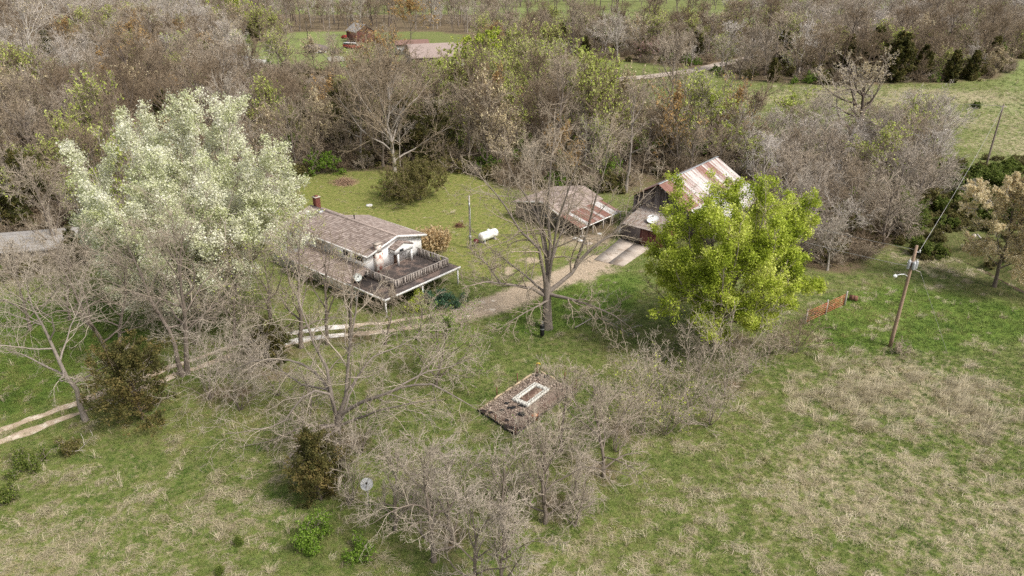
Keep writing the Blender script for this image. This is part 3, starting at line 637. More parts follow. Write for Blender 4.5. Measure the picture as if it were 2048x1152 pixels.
# ------------------------------------------------------------ barn
BR = math.radians(50.6); bx, by = 19.95, 93.6; bz = float(hgt(22, 95))
barn = empty('old_barn', (bx, by, bz), 'tall weathered barn with rusty red and white metal roof behind the lime green tree', 'barn', None, BR)
ZR3, ZE3, BW = 7.0, 4.5, 4.3
core = MB(); core.box(.3, 17.2, -BW + .2, BW - .2, -.3, ZE3 - .05, .2); core.box(.3, 17.2, -BW - 3.6, -BW + .19, -.3, 2.9, .2)
for x in (.31, 17.2): core.tri((x, -BW + .2, ZE3 - .05), (x, BW - .2, ZE3 - .05), (x, 0, ZR3 - .25), .2)
core.build('wall', BARNWOOD, barn)
wb = MB(); boards(wb, (.3, -BW + .15), (.3, BW - .15), -.2, lambda s_: ZR3 - .2 - (ZR3 - ZE3) * abs(s_ - BW + .15) / BW, .24, R1, -1); boards(wb, (.3, -BW - 3.6), (17.2, -BW - 3.6), -.2, 2.85, .24, R1, 1)
stuff(wb.build('wall_boards', BARNWOOD, barn))
Ls = math.hypot(BW + .4, ZR3 - ZE3 + .2); sl_ = math.atan2(ZR3 - ZE3, BW); pm1 = panel_mesh(.8, Ls)
for i in range(23):
    t_ = [.66, .70, .62, .66, .52, .58, .46, .52, .50, .44, .38, .45, .44, .54, .62, .60, .46, .56, .60, .48, .42, .5, .44][i]
    o = link('roof_panel', pm1, barn, (-.35 + .78 * i, 0, ZR3 + R1.uniform(0, .03)), (sl_, R1.uniform(-.02, .02), R1.uniform(-.01, .01))); o['tint'] = t_
    o = link('roof_panel', pm1, barn, (-.35 + .78 * i, 0, ZR3 - .012), (sl_, 0, math.pi)); o['tint'] = .6 + R1.uniform(-.15, .15)
pm2 = panel_mesh(.8, 4.3)
for i in range(22):
    o = link('roof_panel', pm2, barn, (.2 + .78 * i, -BW - .1, ZE3 - .12 + R1.uniform(0, .02)), (math.atan2(1.6, 4.0), 0, R1.uniform(-.01, .01))); o['tint'] = R1.uniform(.15, .5)
MB().bar((-.75, 0, ZR3 + .07), (17.3, 0, ZR3 + .07), .35, .04).build('ridge_cap', METAL, barn)
for k in range(7):
    y = -BW + .1 - .0 + k * .62; zz = ZR3 - .12 - (ZR3 - ZE3) * abs(y) / BW
    MB().box(-.72, .3, y - .09, y + .09, zz - .1, zz).build('purlin_end', simple('pale_wood', (.60, .56, .52)) if k == 0 else bpy.data.materials['pale_wood'], barn)
# lean-to shed on the gable side
le = MB(); le.box(-5.2, .1, -3.4, 2.6, -.3, 2.35, .3); le.build('lean_to_wall', BARNWOOD, barn)
rb = MB(); boards(rb, (-5.2, -3.4), (-5.2, -.3), -.2, 2.3, .22, R1, -1); boards(rb, (-5.2, -3.4), (.1, -3.4), -.2, 2.3, .22, R1, 1); rb.build('red_lean_to_siding', REDWOOD, barn)
GREYPANEL = simple('grey_tin', (.33, .285, .25), (.25, .21, .185), 2.5, .7, spots=(.20, .14, .11))
pm3 = panel_mesh(.76, 5.9); pm3.materials[0] = GREYPANEL
for i in range(8):
    link('roof_panel', pm3, barn, (.2, -3.5 + .38 + .76 * i, 3.35 + R1.uniform(0, .02)), (math.atan2(.95, 5.5), 0, -math.pi / 2))
# slab, dish on the lean-to, junk
c4 = [np.array((*p_, hgt(*p_) + .10)) for p_ in SLAB]
pad = structure(link('concrete_pad', None, None, tuple(c4[0])))
bl = lambda u_, v_: c4[0] * (1 - u_) * (1 - v_) + c4[1] * u_ * (1 - v_) + c4[2] * u_ * v_ + c4[3] * (1 - u_) * v_ - c4[0]
for i in range(2):
    for j in range(2):
        e_ = .0012; MB().slab(bl(i * .5 + e_, j * .5 + e_), bl(i * .5 + .5 - e_, j * .5 + e_), bl(i * .5 + .5 - e_, j * .5 + .5 - e_), bl(i * .5 + e_, j * .5 + .5 - e_), .3).build('concrete_slab', CONC, pad)
def lw(x, y, zz):
    c, s_ = math.cos(BR), math.sin(BR); return (bx + c * x - s_ * y, by + s_ * x + c * y, bz + zz)
dish('satellite_dish', lw(-3.3, -1.0, 2.75), (-.15, -.45, .9), .78, WHITEM, 'white round dish lying on the grey lean-to roof of the barn', 'satellite dish', .12)
def lump(name, loc, sx, sy, sz_, m, rng, label, cat, group=None, sub=2, rough=.25):
    bm_v = []; k = 10; mb = MB(); rows = 6
    for i in range(rows + 1):
        a = -math.pi / 2 + math.pi * i / rows
        for j in range(k):
            b_ = 2 * math.pi * j / k; s_ = 1 + rng.uniform(-rough, rough); mb.v.append((sx * s_ * math.cos(a) * math.cos(b_), sy * s_ * math.cos(a) * math.sin(b_), sz_ * (1 + math.sin(a)) * (1 + rng.uniform(-rough, rough) * .4) - .05))
    for i in range(rows):
        for j in range(k): mb.q.append((i * k + j, i * k + (j + 1) % k, (i + 1) * k + (j + 1) % k, (i + 1) * k + j)); mb.tone.append(rng.random())
    return tag(mb.build(name, m, None, False, loc), label, cat, group)
e = empty('white_appliance', G(1240, 466), 'white rounded appliance standing beside the red lean-to', 'appliance')
MB().box(-.4, .4, -.35, .35, -.05, .8).build('cabinet', WHITEM, e); MB().lathe([(.3, .8), (.3, .88), (.001, .9)], 12).build('lid', METAL, e)
rj = random.Random(11)
jn = ['crumpled white bag on the bare earth near the shed', 'pale flattened box among the shed litter', 'white bucket tipped over beside the shed litter', 'pile of pale rags near the tin lean-to', 'torn white sheet on the dirt before the lean-to', 'pale broken board heap beside the slab']
for (u_, v_), lb, nm, ct in zip(((1128, 466), (1152, 478), (1166, 474), (1160, 483), (1199, 468), (1178, 488)), jn, ('plastic_bag', 'flattened_box', 'tipped_bucket', 'rag_pile', 'torn_sheet', 'board_heap'), ('bag', 'box', 'bucket', 'rags', 'sheet', 'boards')):
    q = G(u_, v_); lump(nm, q, rj.uniform(.3, .6), rj.uniform(.25, .5), rj.uniform(.08, .2), rj.choice([WHITEM, ROCK, CONC]), rj, lb, ct)
# ------------------------------------------------------------ garden plot
pc = [np.array(p_) for p_ in PLOT]; ctr = sum(pc) / 4
gpl = empty('garden_plot', (*ctr, hgt(*ctr)), 'diamond-shaped bark mulch garden plot with torn black fabric', 'garden plot')
zc = float(hgt(*ctr)); NP, EP, SP, WP = pc
bil = lambda a, b: NP * (1 - a) * (1 - b) + EP * a * (1 - b) + SP * a * b + WP * (1 - a) * b
rg = np.random.RandomState(21)
ab = rg.uniform(.01, .99, (5200, 2)); xy = np.stack([bil(a, b) for a, b in ab]); keep = fbm(xy[:, 0] * 1 + 9, xy[:, 1] + 4, 1.6, 3) > .40
xy = xy[keep]; cc = np.column_stack([xy, hgt(xy[:, 0], xy[:, 1]) - zc + rg.uniform(.03, .10, len(xy))]); cc[:, :2] -= ctr
stuff(link('bark_chips', leaf_mesh(rg, cc, .08, 'bark_chips', BARKCHIP, .5, 2.0), gpl))
fab = MB()
for a, b, s_ in ((.45, .72, .35), (.55, .62, .3), (.72, .72, .4), (.62, .9, .25), (.9, .93, .5), (.8, .97, .45), (.25, .93, .28), (.12, .97, .4), (.35, .82, .22), (.7, .97, .3), (.98, .75, .25), (.28, .7, .25), (.12, .08, .25), (.3, .03, .3)):
    c = bil(a, b) - ctr; z0 = float(hgt(*(c + ctr))) - zc + .115; k = 9; base = len(fab.v); fab.v.append((c[0], c[1], z0 + .03)); 
    for j in range(k):
        rr_ = s_ * rg.uniform(.45, 1.15); fab.v.append((c[0] + rr_ * math.cos(6.283 * j / k) * 1.3, c[1] + rr_ * math.sin(6.283 * j / k) * .8, z0 - .02 + rg.uniform(0, .05)))
    for j in range(k): fab.t.append((base, base + 1 + j, base + 1 + (j + 1) % k)); fab.tt.append(.5)
fab.build('landscape_fabric', DARK, gpl)
for a0, b0, a1, b1 in ((0, .12, 0, .28), (0, .3, 0, .42), (0, .45, 0, .56), (.0, .62, .0, .74), (.06, 0, .22, 0), (.3, 0, .46, 0)):
    p0 = bil(a0, b0) - ctr; p1 = bil(a1, b1) - ctr; MB().tube([(*p0, .08), (*((p0 + p1) / 2 + rg.uniform(-.08, .08, 2)), .1), (*p1, .07)], [.09, .1, .07], 7).build('edging_log', simple('split_log', (.46, .36, .24)) if 'split_log' not in bpy.data.materials else bpy.data.materials['split_log'], gpl)
for p0, p1, h0, m_ in ((WP, SP, .2, DARK), (SP, EP, .16, DARK), (NP + (EP - NP) * .5, EP, .16, DARK), (WP, NP, .1, bpy.data.materials['split_log'])):
    nn = 9
    for k in range(nn):
        a_ = p0 + (p1 - p0) * (k + .03) / nn - ctr + rg.uniform(-.05, .05, 2); b_ = p0 + (p1 - p0) * (k + .97) / nn - ctr + rg.uniform(-.05, .05, 2); hh = h0 * rg.uniform(.5, 1.15)
        MB().bar((*a_, hh / 2 - .03), (*b_, hh / 2 - .03), .07, hh).build('edging_board', m_, gpl)
# raised bed of hollow blocks
Wc, Nc, Ec, Sc = [P(u, v, .25)[:2] for u, v in ((1027, 797), (1070.5, 765), (1097, 780), (1052, 814))]
bed = empty('block_bed', (*((Wc + Ec) / 2), hgt(*((Wc + Ec) / 2))), 'white hollow-block raised bed in the middle of the mulch plot', 'raised bed', None, math.atan2(*(Ec - Sc)[::-1]))
LX = np.linalg.norm(Ec - Sc); LY = np.linalg.norm(Wc - Sc); BWd = .32
def hollow(L, W, h, n=2):
    mb = MB(); t_ = .05; cell = (L - t_) / n; mb.box(-L / 2, L / 2, -W / 2, -W / 2 + t_ * 1.4, 0, h); mb.box(-L / 2, L / 2, W / 2 - t_ * 1.4, W / 2, 0, h)
    for i in range(n + 1): x = -L / 2 + i * cell; mb.box(x, x + t_, -W / 2 + t_ * 1.4, W / 2 - t_ * 1.4, 0, h * .999)
    mb.box(-L / 2 + t_, L / 2 - t_, -W / 2 + t_ * 1.4, W / 2 - t_ * 1.4, -.02, h * .3)
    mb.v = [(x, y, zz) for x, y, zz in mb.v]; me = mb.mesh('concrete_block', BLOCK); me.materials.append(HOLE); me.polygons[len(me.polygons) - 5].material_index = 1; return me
nx, ny = 7, 3; bl1 = (LX) / nx; bl2 = (LY - 2 * BWd) / ny
mx = hollow(bl1 - .012, BWd, .34); my = hollow(bl2 - .012, BWd, .34)
for i in range(nx):
    for yy in (-LY / 2 + BWd / 2, LY / 2 - BWd / 2): link('concrete_block', mx, bed, (-LX / 2 + bl1 * (i + .5), yy + R1.uniform(-.012, .012), R1.uniform(-.01, .012)), (0, 0, R1.uniform(-.02, .02)))
for i in range(ny):
    for xx in (-LX / 2 + BWd / 2, LX / 2 - BWd / 2): link('concrete_block', my, bed, (xx + R1.uniform(-.012, .012), -LY / 2 + BWd + bl2 * (i + .5), R1.uniform(-.01, .012)), (0, 0, math.pi / 2))
MB().box(-LX / 2 + BWd, LX / 2 - BWd, -LY / 2 + BWd, LY / 2 - BWd, -.05, .10).build('soil', simple('bed_soil', (.20, .125, .095), (.13, .08, .06), 5, .95, spots=(.30, .21, .16), bmp=.8), bed)
lst = ['at the west edge of the mulch plot, beside a pale log', 'at the north-west edge of the mulch plot, between the logs', 'in the back right edge of the mulch plot', 'at the right corner of the mulch plot', 'behind the orange bucket', 'at the bottom corner of the mulch plot', 'in the front left edge of the mulch plot', 'outside the mulch plot among bare saplings']
for (u_, v_, t_), lb in zip(((994, 794, 775), (1035, 767, 747), (1129, 763, 744), (1152, 781, 758), (1076, 838, 822), (1031, 868, 851), (991, 845, 829), (1118, 865, 832)), lst):
    q = G(u_, v_); hgt_ = V(u_, t_, q[1])[2] - q[2]
    tag(MB().tube([(0, 0, -.1), (R1.uniform(-.04, .04), R1.uniform(-.04, .04), hgt_)], .055 if hgt_ < 2 else .08, 6).build('fence_stake', RUSTIRON, None, False, q), ('thin dark metal stake ' if hgt_ < 2.0 else 'tall dark post ') + lb, 'stake', 'stakes around the mulch plot')
for (pa, pb_), lb in (((WP, SP), 'sagging dark wire netting along the lower left edge of the mulch plot'), ((SP, EP), 'sagging dark wire netting along the lower right edge of the mulch plot')):
    e = empty('wire_netting', (*pa, float(hgt(*pa))), lb, 'fence'); dv = pb_ - pa; L_ = np.linalg.norm(dv); nw = int(L_ / .3); hw = MB(); vw = MB()
    for k in range(6): zz_ = .12 + k * .17; hw.tube([(*(dv * t_), zz_ + .05 * math.sin(t_ * 9 + k)) for t_ in np.linspace(0, 1, 9)], .009, 3, False)
    for k in range(nw + 1): vw.tube([(*(dv * k / nw), .05), (*(dv * k / nw), 1.0 + .05 * math.sin(k * 1.3))], .008, 3, False)
    stuff(hw.build('line_wires', RUSTIRON, e)); stuff(vw.build('stay_wires', RUSTIRON, e))
q = G(1069, 841); e = empty('orange_bucket', q, 'orange bucket at the lower right edge of the mulch plot', 'bucket')
MB().lathe([(.001, 0), (.2, 0), (.25, .52), (.27, .52), (.27, .56), (.245, .56), (.2, .06), (.001, .05)], 16).build('pail', ORANGEP, e, True); MB().lathe([(.001, .54), (.24, .55), (.22, .6), (.001, .6)], 14).build('lid', simple('peach_lid', (.70, .42, .25), None, 3, .6), e)
q = G(1074, 748); e = empty('water_hydrant', q, 'yellow-topped yard hydrant with a looped green hose', 'hydrant')
MB().tube([(0, 0, -.1), (0, 0, 1.05)], .05, 8).build('standpipe', RUSTIRON, e); MB().tube([(-.12, 0, 1.02), (0, 0, 1.16), (.22, 0, 1.12), (.3, .0, 1.0)], .05, 7).build('handle', simple('yellow_paint', (.62, .42, .05), None, 4, .5), e)
MB().tube([(.26, .02, 1.05), (.34, .05, .75), (.22, .05, .4), (.12, .1, .12), (.5, .1, .05), (1.0, -.1, .06), (1.5, -.15, .05)], .045, 7).build('hose', simple('green_hose', (.16, .22, .07), None, 4, .5), e)
# ------------------------------------------------------------ gate, drum, light pole, wires
ga, gb = G(1610, 648), G(1686, 612)
gp_ = empty('pipe_gate', ga, 'rust red pipe farm gate standing open in the lush grass', 'gate', None, math.atan2((gb - ga)[1], (gb - ga)[0])); GL = np.linalg.norm((gb - ga)[:2]); dzg = gb[2] - ga[2]
for half in (0, 1):
    x0 = half * GL / 2 + .06; x1 = (half + 1) * GL / 2 - .06
    for k in range(6): z0 = .25 + k * .24; MB().tube([(x0, 0, z0), (x1, 0, z0)], .035, 6).build('pipe', GATE, gp_)
    for x in (x0, (x0 + x1) / 2, x1): MB().tube([(x, 0, .2), (x, 0, 1.5)], .04, 6).build('upright', GATE, gp_)
    MB().tube([(x0, .05, .25), (x1, .05, 1.45)], .025, 5).build('brace', GATE, gp_)
for t_, lb in ((-.02, 'grey wooden post at the near end of the red gate'), (.5, 'grey wooden post at the middle of the red gate'), (1.02, 'grey wooden post at the far end of the red gate')):
    p_ = ga + (gb - ga) * t_; tag(MB().tube([(0, 0, -.2), (.02, .0, 1.0), (.03, .02, 1.75)], [.11, .1, .085], 8).build('gate_post', GREYPOLE, None, True, (p_[0] + .12, p_[1] + .14, p_[2])), lb, 'post', 'posts of the red gate')
q = G(1706, 600); e = empty('rusty_drum', q, 'rusty brown steel drum lying on the lush grass by the gate', 'drum', None, math.radians(-25))
MB().lathe([(.3, -.45), (.31, -.45), (.31, -.15), (.325, -.14), (.31, -.12), (.31, .15), (.325, .16), (.31, .18), (.31, .45), (.28, .45), (.28, -.4)], 18, (1, 0, .03), (0, 0, .3)).build('drum_shell', RUSTIRON, e, True); MB().lathe([(.001, -.43), (.3, -.43)], 18, (1, 0, .03), (0, 0, .3)).build('drum_end', RUSTIRON, e)
pb = G(1780, 693); pt = V(1834, 491, pb[1] + .5); e, d = utility_pole(pb, pt, .20, POLE, 'leaning brown light pole with white street lamp in the grassy field', 'light pole')
d = Vector(d); ax = d.normalized(); at_ = lambda t_: d * t_
LAMP = simple('lamp_white', (.75, .76, .76), None, 3, .4, bmp=0)
a0 = at_(.70); MB().tube([a0, a0 + Vector((-.5, -.1, .35)), a0 + Vector((-1.0, -.2, .38)), a0 + Vector((-1.35, -.25, .30))], .04, 7).build('lamp_arm', LAMP, e, True)
MB().lathe([(.05, -.18), (.15, -.1), (.19, .0), (.12, .16), (.04, .22)], 12, (-.9, -.15, .1), a0 + Vector((-1.45, -.27, .24))).build('lamp_head', LAMP, e, True)
a1 = at_(.83)
for k, (ox, oy, hh) in enumerate(((-.36, -.1, .85), (.34, -.12, .8), (0, -.34, .75))): MB().lathe([(.001, 0), (.15, 0), (.16, .1), (.16, hh - .1), (.13, hh), (.04, hh + .03), (.04, hh + .18), (.001, hh + .2)], 12, ax, a1 + Vector((ox, oy, -.5))).build('transformer_can', METAL, e, True)
MB().bar(a1 + Vector((-.5, -.1, .2)), a1 + Vector((.5, -.1, .2)), .1, .12).build('crossarm', GREYPOLE, e)
ins = at_(.93) + Vector((.5, .15, 0)); MB().bar(at_(.94), ins, .08).build('insulator_arm', METAL, e); MB().lathe([(.05, 0), (.1, .06), (.06, .12), (.1, .18), (.05, .26)], 10, None, ins).build('insulator', LAMP, e)
MB().tube([at_(.78) + Vector((.15, .1, 0)), at_(.74) + Vector((1.25, .4, -.1))], .03, 5).build('guy_bracket', GREYPOLE, e)
fb = G(1972, 332); ft = V(2008, 208, fb[1] + 2); e2, d2_ = utility_pole(fb, ft, .19, simple('dark_pole_wood', (.20, .16, .13)), 'dark leaning power pole on the far pasture slope', 'power pole')
MB().bar(Vector(d2_) * .96 + Vector((-.6, 0, 0)), Vector(d2_) * .96 + Vector((.6, 0, 0)), .1, .12).build('crossarm', GREYPOLE, e2)
fb3 = G(1043, 103); ft3 = V(1043, 42, fb3[1]); e3, d3 = utility_pole(fb3, ft3, .22, simple('pale_pole_wood', (.52, .44, .37)), 'pale power pole standing among the far trees by the road', 'power pole')
MB().box(-.35, .05, -.3, .1, d3[2] * .72, d3[2] * .86).build('transformer_can', METAL, e3)
def wire(name, a, b, sag, r_, m, label):
    a = np.array(a, float); b = np.array(b, float); t_ = np.linspace(0, 1, 18)[:, None]; p_ = a + (b - a) * t_; p_[:, 2] -= sag * 4 * (t_[:, 0] * (1 - t_[:, 0])); tag(MB().tube(p_ - a, r_, 5).build(name, m, None, True, a), label, 'wire')
WIRE = simple('pale_cable', (.42, .40, .38), None, 3, .6, bmp=0)
pbn = np.array(pb); wire('power_line', pbn + np.array(d) * .96, lw(3, -2, 6.0), .6, .016, WIRE, 'upper service cable from the light pole to the barn')
wire('power_line', pbn + np.array(d) * .80, lw(1, -4.2, 4.6), .6, .02, WIRE, 'lower twisted service cable from the light pole to the barn')
wire('power_line', pbn + np.array(ins) + np.array((0, 0, .25)), np.array(fb) + np.array(d2_) * .97, .8, .02, WIRE, 'long power line from the light pole to the dark far pole')
wire('power_line', np.array(fb) + np.array(d2_) * .97, V(1500, 148, 250), 2, .035, WIRE, 'far power line crossing the pasture towards the road')
wire('guy_wire', pbn + np.array(d) * .74 + np.array((1.2, .4, 0)), G(1895, 705), 0, .012, WIRE, 'thin guy wire slanting down into the field')
wire('service_wire', np.array(G(941, 497)) + np.array((0, 0, 8.0)), lw(-2, -1, 3.4), .4, .02, WIRE, 'thin service wire from the grey pole to the barn lean-to')
q = G(1957, 482); tag(MB().tube([(-.25, .3, .9), (.35, -.5, .15)], .11, 8).build('leaning_post', ROCK, None, True, q), 'white broken post leaning on the bank above the creek', 'post')
lump('boulder', G(1880, 467), .45, .35, .2, ROCK, rj, 'pale boulder on the creek bank', 'boulder')
lump('boulder', G(1947, 475), .3, .3, .3, CONC, rj, 'small grey stone beside the white broken post', 'boulder')
# punching bag
hb = G(1084, 676); e = empty('punching_bag', (hb[0], hb[1], hb[2]), 'black punching bag hanging by the trunk of the big bare tree', 'punching bag')
MB().lathe([(.001, .25), (.2, .26), (.23, .34), (.23, 1.4), (.2, 1.5), (.001, 1.52)], 16).build('bag_body', DARK, e, True); MB().lathe([(.236, 1.0), (.236, 1.1)], 16).build('band', METAL, e)
for k in range(4): MB().tube([(.18 * math.cos(k * 1.57), .18 * math.sin(k * 1.57), 1.5), (0, 0, 1.9)], .012, 4).build('chain', METAL, e)
MB().tube([(0, 0, 1.9), (.02, .3, 3.3)], .012, 4).build('strap', DARK, e)

# ------------------------------------------------------------ trees
def place(name, parts, loc, rz=0, sc=1.0, label='', cat='tree', group=None, tint=.5, barktint=None, tilt=(0, 0)):
    e = empty(name, loc, label, cat, group, rz); e.scale = (sc, sc, sc); e.rotation_euler = (tilt[0], tilt[1], rz)
    for nm, me in parts:
        if me is None: continue
        o = link(nm, me, e); o['tint'] = float(tint if nm != 'trunk' or barktint is None else barktint)
    return e
def gen(seed, Hh, W, tr=.2, fork=.3, n1=10, per=(6, 7, 6), el=(20, 72), lean=(0, 0), twig_r=.012, stems=0, up=.05, wander=.15, bark=None, twig=None, top=.86, droop=0.0, lr=(.42, .70), ang=(42, 14), mm=(6, 5, 2)):
    rng = np.random.RandomState(seed); T = Tree(rng); bark = bark or BARK; twig = twig or TWIG
    if stems:
        az = rng.uniform(0, 6.283, stems); e_ = np.radians(rng.uniform(el[0], el[1], stems)); D = np.stack([np.cos(e_) * np.cos(az), np.cos(e_) * np.sin(az), np.sin(e_)], 1)
        L = np.minimum(Hh / np.maximum(np.sin(e_), .4), W * .62 / np.maximum(np.cos(e_), .15)) * rng.uniform(.75, 1.1, stems); S = np.column_stack([rng.normal(0, tr * 1.2, (stems, 2)), np.full(stems, -.15)])
        P1, Rr = grow(rng, S, D, L, np.full(stems, tr) * rng.uniform(.6, 1.1, stems), np.full(stems, twig_r * 1.5), 7, wander * .6, up * .5)
        T.trunk.append((P1, Rr, 6))
    else:
        m = 9; tz = np.linspace(0, 1, m); pts = np.column_stack([lean[0] * tz ** 1.1, lean[1] * tz ** 1.1, Hh * top * tz]); pts[2:, :2] += np.cumsum(rng.normal(0, Hh * .012, (m - 2, 2)), 0); pts[0, 2] -= .2
        Rt = (tr * (1 - tz * .82)) * np.where(tz < .06, 1.25, 1)
        T.trunk.append((pts[None], Rt[None], 8))
        t = fork + (1 - fork) * (np.arange(n1) + rng.rand(n1) * .8) / n1; t = np.minimum(t, .99); f = t * (m - 1); i = np.minimum(f.astype(int), m - 2); f = (f - i)[:, None]
        S = pts[i] * (1 - f) + pts[i + 1] * f; az = np.arange(n1) * 2.4 + rng.uniform(0, .8, n1); tt = (t - fork) / (1 - fork)
        e_ = np.radians(el[0] + (el[1] - el[0]) * tt + rng.normal(0, 8, n1)); D = np.stack([np.cos(e_) * np.cos(az), np.cos(e_) * np.sin(az), np.sin(e_)], 1)
        L = np.minimum(W * .5 / np.maximum(np.cos(e_), .2), (Hh - S[:, 2]) / np.maximum(np.sin(e_), .25) * 1.05) * rng.uniform(.75, 1.1, n1)
        r0 = np.interp(t, tz, Rt) * .62; P1, Rr = grow(rng, S, D, L, r0, np.maximum(r0 * .18, twig_r), 7, wander, up)
        T.trunk.append((P1, Rr, 5)); top_ = pts[None, -3:]
    T.ramify(P1, Rr, per, ang=ang, up=up, wander=wander, twig_r=twig_r, droop=droop, lr=lr, m=mm)
    return T, [('trunk', T.mesh(T.trunk, 'trunk', bark)), ('crown', T.mesh(T.crown, 'crown', twig))]
def hero(seed, limbs, r0s, per, twig_r=.012, bark=None, twig=None, m=11, sides=9, trunk=None, mm=(6, 4, 3), **k):
    """a tree whose main limbs are given as world polylines"""
    rng = np.random.RandomState(seed); T = Tree(rng); P1 = np.stack([resample(l, m) for l in limbs]); j = rng.normal(0, .07, P1.shape); j[:, 0] = 0; P1 = P1 + np.cumsum(j, 1) * .5
    t = np.linspace(0, 1, m)[None]; R0 = np.array(r0s)[:, None]; R = R0 * (1 - t * .85)
    if trunk is not None:
        tp, r_ = trunk; T.trunk.append((resample(tp, m)[None], np.linspace(r_[0], r_[1], m)[None] * np.where(np.arange(m) == 0, 1.2, 1)[None], 10))
    T.trunk.append((P1, R, sides)); T.ramify(P1, R, per, twig_r=twig_r, m=mm, **k)
    return T, [('trunk', T.mesh(T.trunk, 'trunk', bark or BARK)), ('crown', T.mesh(T.crown, 'crown', twig or TWIG))]
def poly(base, pts):        # limbs drawn from places in the photograph with their own depth offsets
    return [np.array(V(u, v, base[1] + dy)) - base for u, v, dy in pts]
# --- big bare tree in the middle
b0 = G(1095, 657)
limbs = [poly(b0, q) for q in (
    [(1091, 592, 0), (1067, 576, -.6), (1019, 567, -1.6), (969, 560, -2.6), (925, 574, -3.5)], [(1000, 565, -2), (975, 530, -2.2), (942, 503, -2.6)],
    [(1098, 588, 0), (1139, 597, -1.5), (1186, 612, -3), (1230, 632, -4.2), (1262, 655, -5)],
    [(1096, 585, 0), (1142, 547, 1), (1158, 522, 1.5), (1194, 483, 2), (1228, 467, 2.6), (1269, 411, 3), (1310, 370, 3.5)], [(1150, 533, 1.2), (1172, 470, .6), (1190, 400, 0), (1210, 330, -.6), (1216, 265, -1)],
    [(1093, 575, 0), (1094, 517, .4), (1083, 455, 1), (1058, 405, 2), (1020, 350, 2.6), (1005, 310, 3)], [(1091, 570, 0), (1078, 494, -.6), (1044, 467, -1), (1005, 405, -1.4), (955, 350, -2)],
    [(1096, 570, 0), (1105, 511, -.5), (1119, 433, -1.2), (1141, 383, -1.8), (1175, 290, -2.2)], [(1095, 575, 0), (1100, 494, .3), (1094, 411, .6), (1100, 330, .6), (1112, 250, .5)],
    [(1094, 540, .2), (1075, 430, 3), (1065, 350, 4.5), (1060, 290, 5)], [(1100, 530, 0), (1135, 440, 3.4), (1160, 360, 5)], [(1090, 585, 0), (1060, 560, 2.5), (1010, 520, 5), (960, 480, 6)], [(1096, 600, 0), (1075, 610, -2.5), (1030, 632, -4), (1000, 655, -5)])]
BARKG = tinted('furrowed_bark', [(0, (.20, .16, .13)), (1, (.36, .31, .265))], noise_scale=2.2, amount=.7)
T, parts = hero(1, limbs, [.2, .1, .2, .24, .15, .2, .2, .17, .21, .14, .14, .15, .13], (12, 8, 6), twig_r=.0125, trunk=(poly(b0, [(1095, 660, 0), (1094, 620, 0), (1094, 585, 0), (1094, 548, .1)]), (.56, .32)), bark=BARKG, up=.02, wander=.2, lr=(.32, .58))
place('big_bare_tree', parts, b0, label='huge bare grey tree with spreading limbs in the middle of the lawn', tint=.55, barktint=.4)
# --- bare tree in the foreground
b0 = G(672, 888)
limbs = [poly(b0, q) for q in (
    [(676, 838, 0), (691, 787, 0), (698, 707, .2), (704, 667, .3), (713, 620, .4), (722, 560, .5)], [(674, 838, 0), (662, 791, .4), (656, 740, .6), (633, 698, 1), (611, 640, 1.2), (592, 585, 1.5)],
    [(680, 830, 0), (720, 805, -.6), (762, 787, -1), (811, 769, -1.2), (864, 767, -1.8), (913, 796, -2.4), (949, 818, -3)], [(800, 772, -1.1), (856, 742, 0), (905, 732, .6), (944, 718, 1)],
    [(682, 850, 0), (749, 820, -1.4), (820, 806, -2.4), (885, 800, -3)], [(672, 830, 0), (655, 787, -.6), (620, 782, -1), (589, 813, -1.6), (562, 853, -2), (500, 866, -2.4), (447, 872, -2.8)],
    [(676, 850, 0), (633, 858, -1), (598, 893, -1.8), (571, 929, -2.4), (536, 960, -3), (505, 1003, -3.6)], [(678, 858, -.2), (642, 875, -1.4), (598, 911, -2.4), (576, 947, -3.2), (555, 985, -4)],
    [(660, 868, 0), (632, 889, -1.6), (636, 947, -2.6), (655, 978, -3), (682, 1004, -3.4), (704, 1025, -3.6)], [(692, 787, 0), (720, 745, .8), (749, 711, 1.2), (807, 689, 2), (864, 640, 3)],
    [(662, 790, .4), (640, 752, 1.2), (593, 722, 1.8), (509, 724, 2.4), (435, 756, 3)], [(658, 780, .4), (600, 770, 2.2), (560, 745, 3.4), (520, 700, 4.2)], [(684, 840, 0), (700, 790, 2.5), (730, 730, 4.2), (750, 670, 5)], [(672, 850, 0), (610, 850, .6), (540, 880, 0), (480, 890, -.4)])]
T, parts = hero(2, limbs, [.19, .18, .17, .09, .12, .12, .15, .14, .09, .1, .12, .1, .1, .1], (10, 7, 6), twig_r=.0095, trunk=(poly(b0, [(672, 890, 0), (674, 868, 0), (676, 845, 0), (677, 825, 0)]), (.36, .26)), bark=BARKG, up=.0, wander=.22, lr=(.34, .60))
place('spreading_bare_tree', parts, b0, label='wide bare tree with drooping limbs in front of the gravel driveway', tint=.68, barktint=.45)
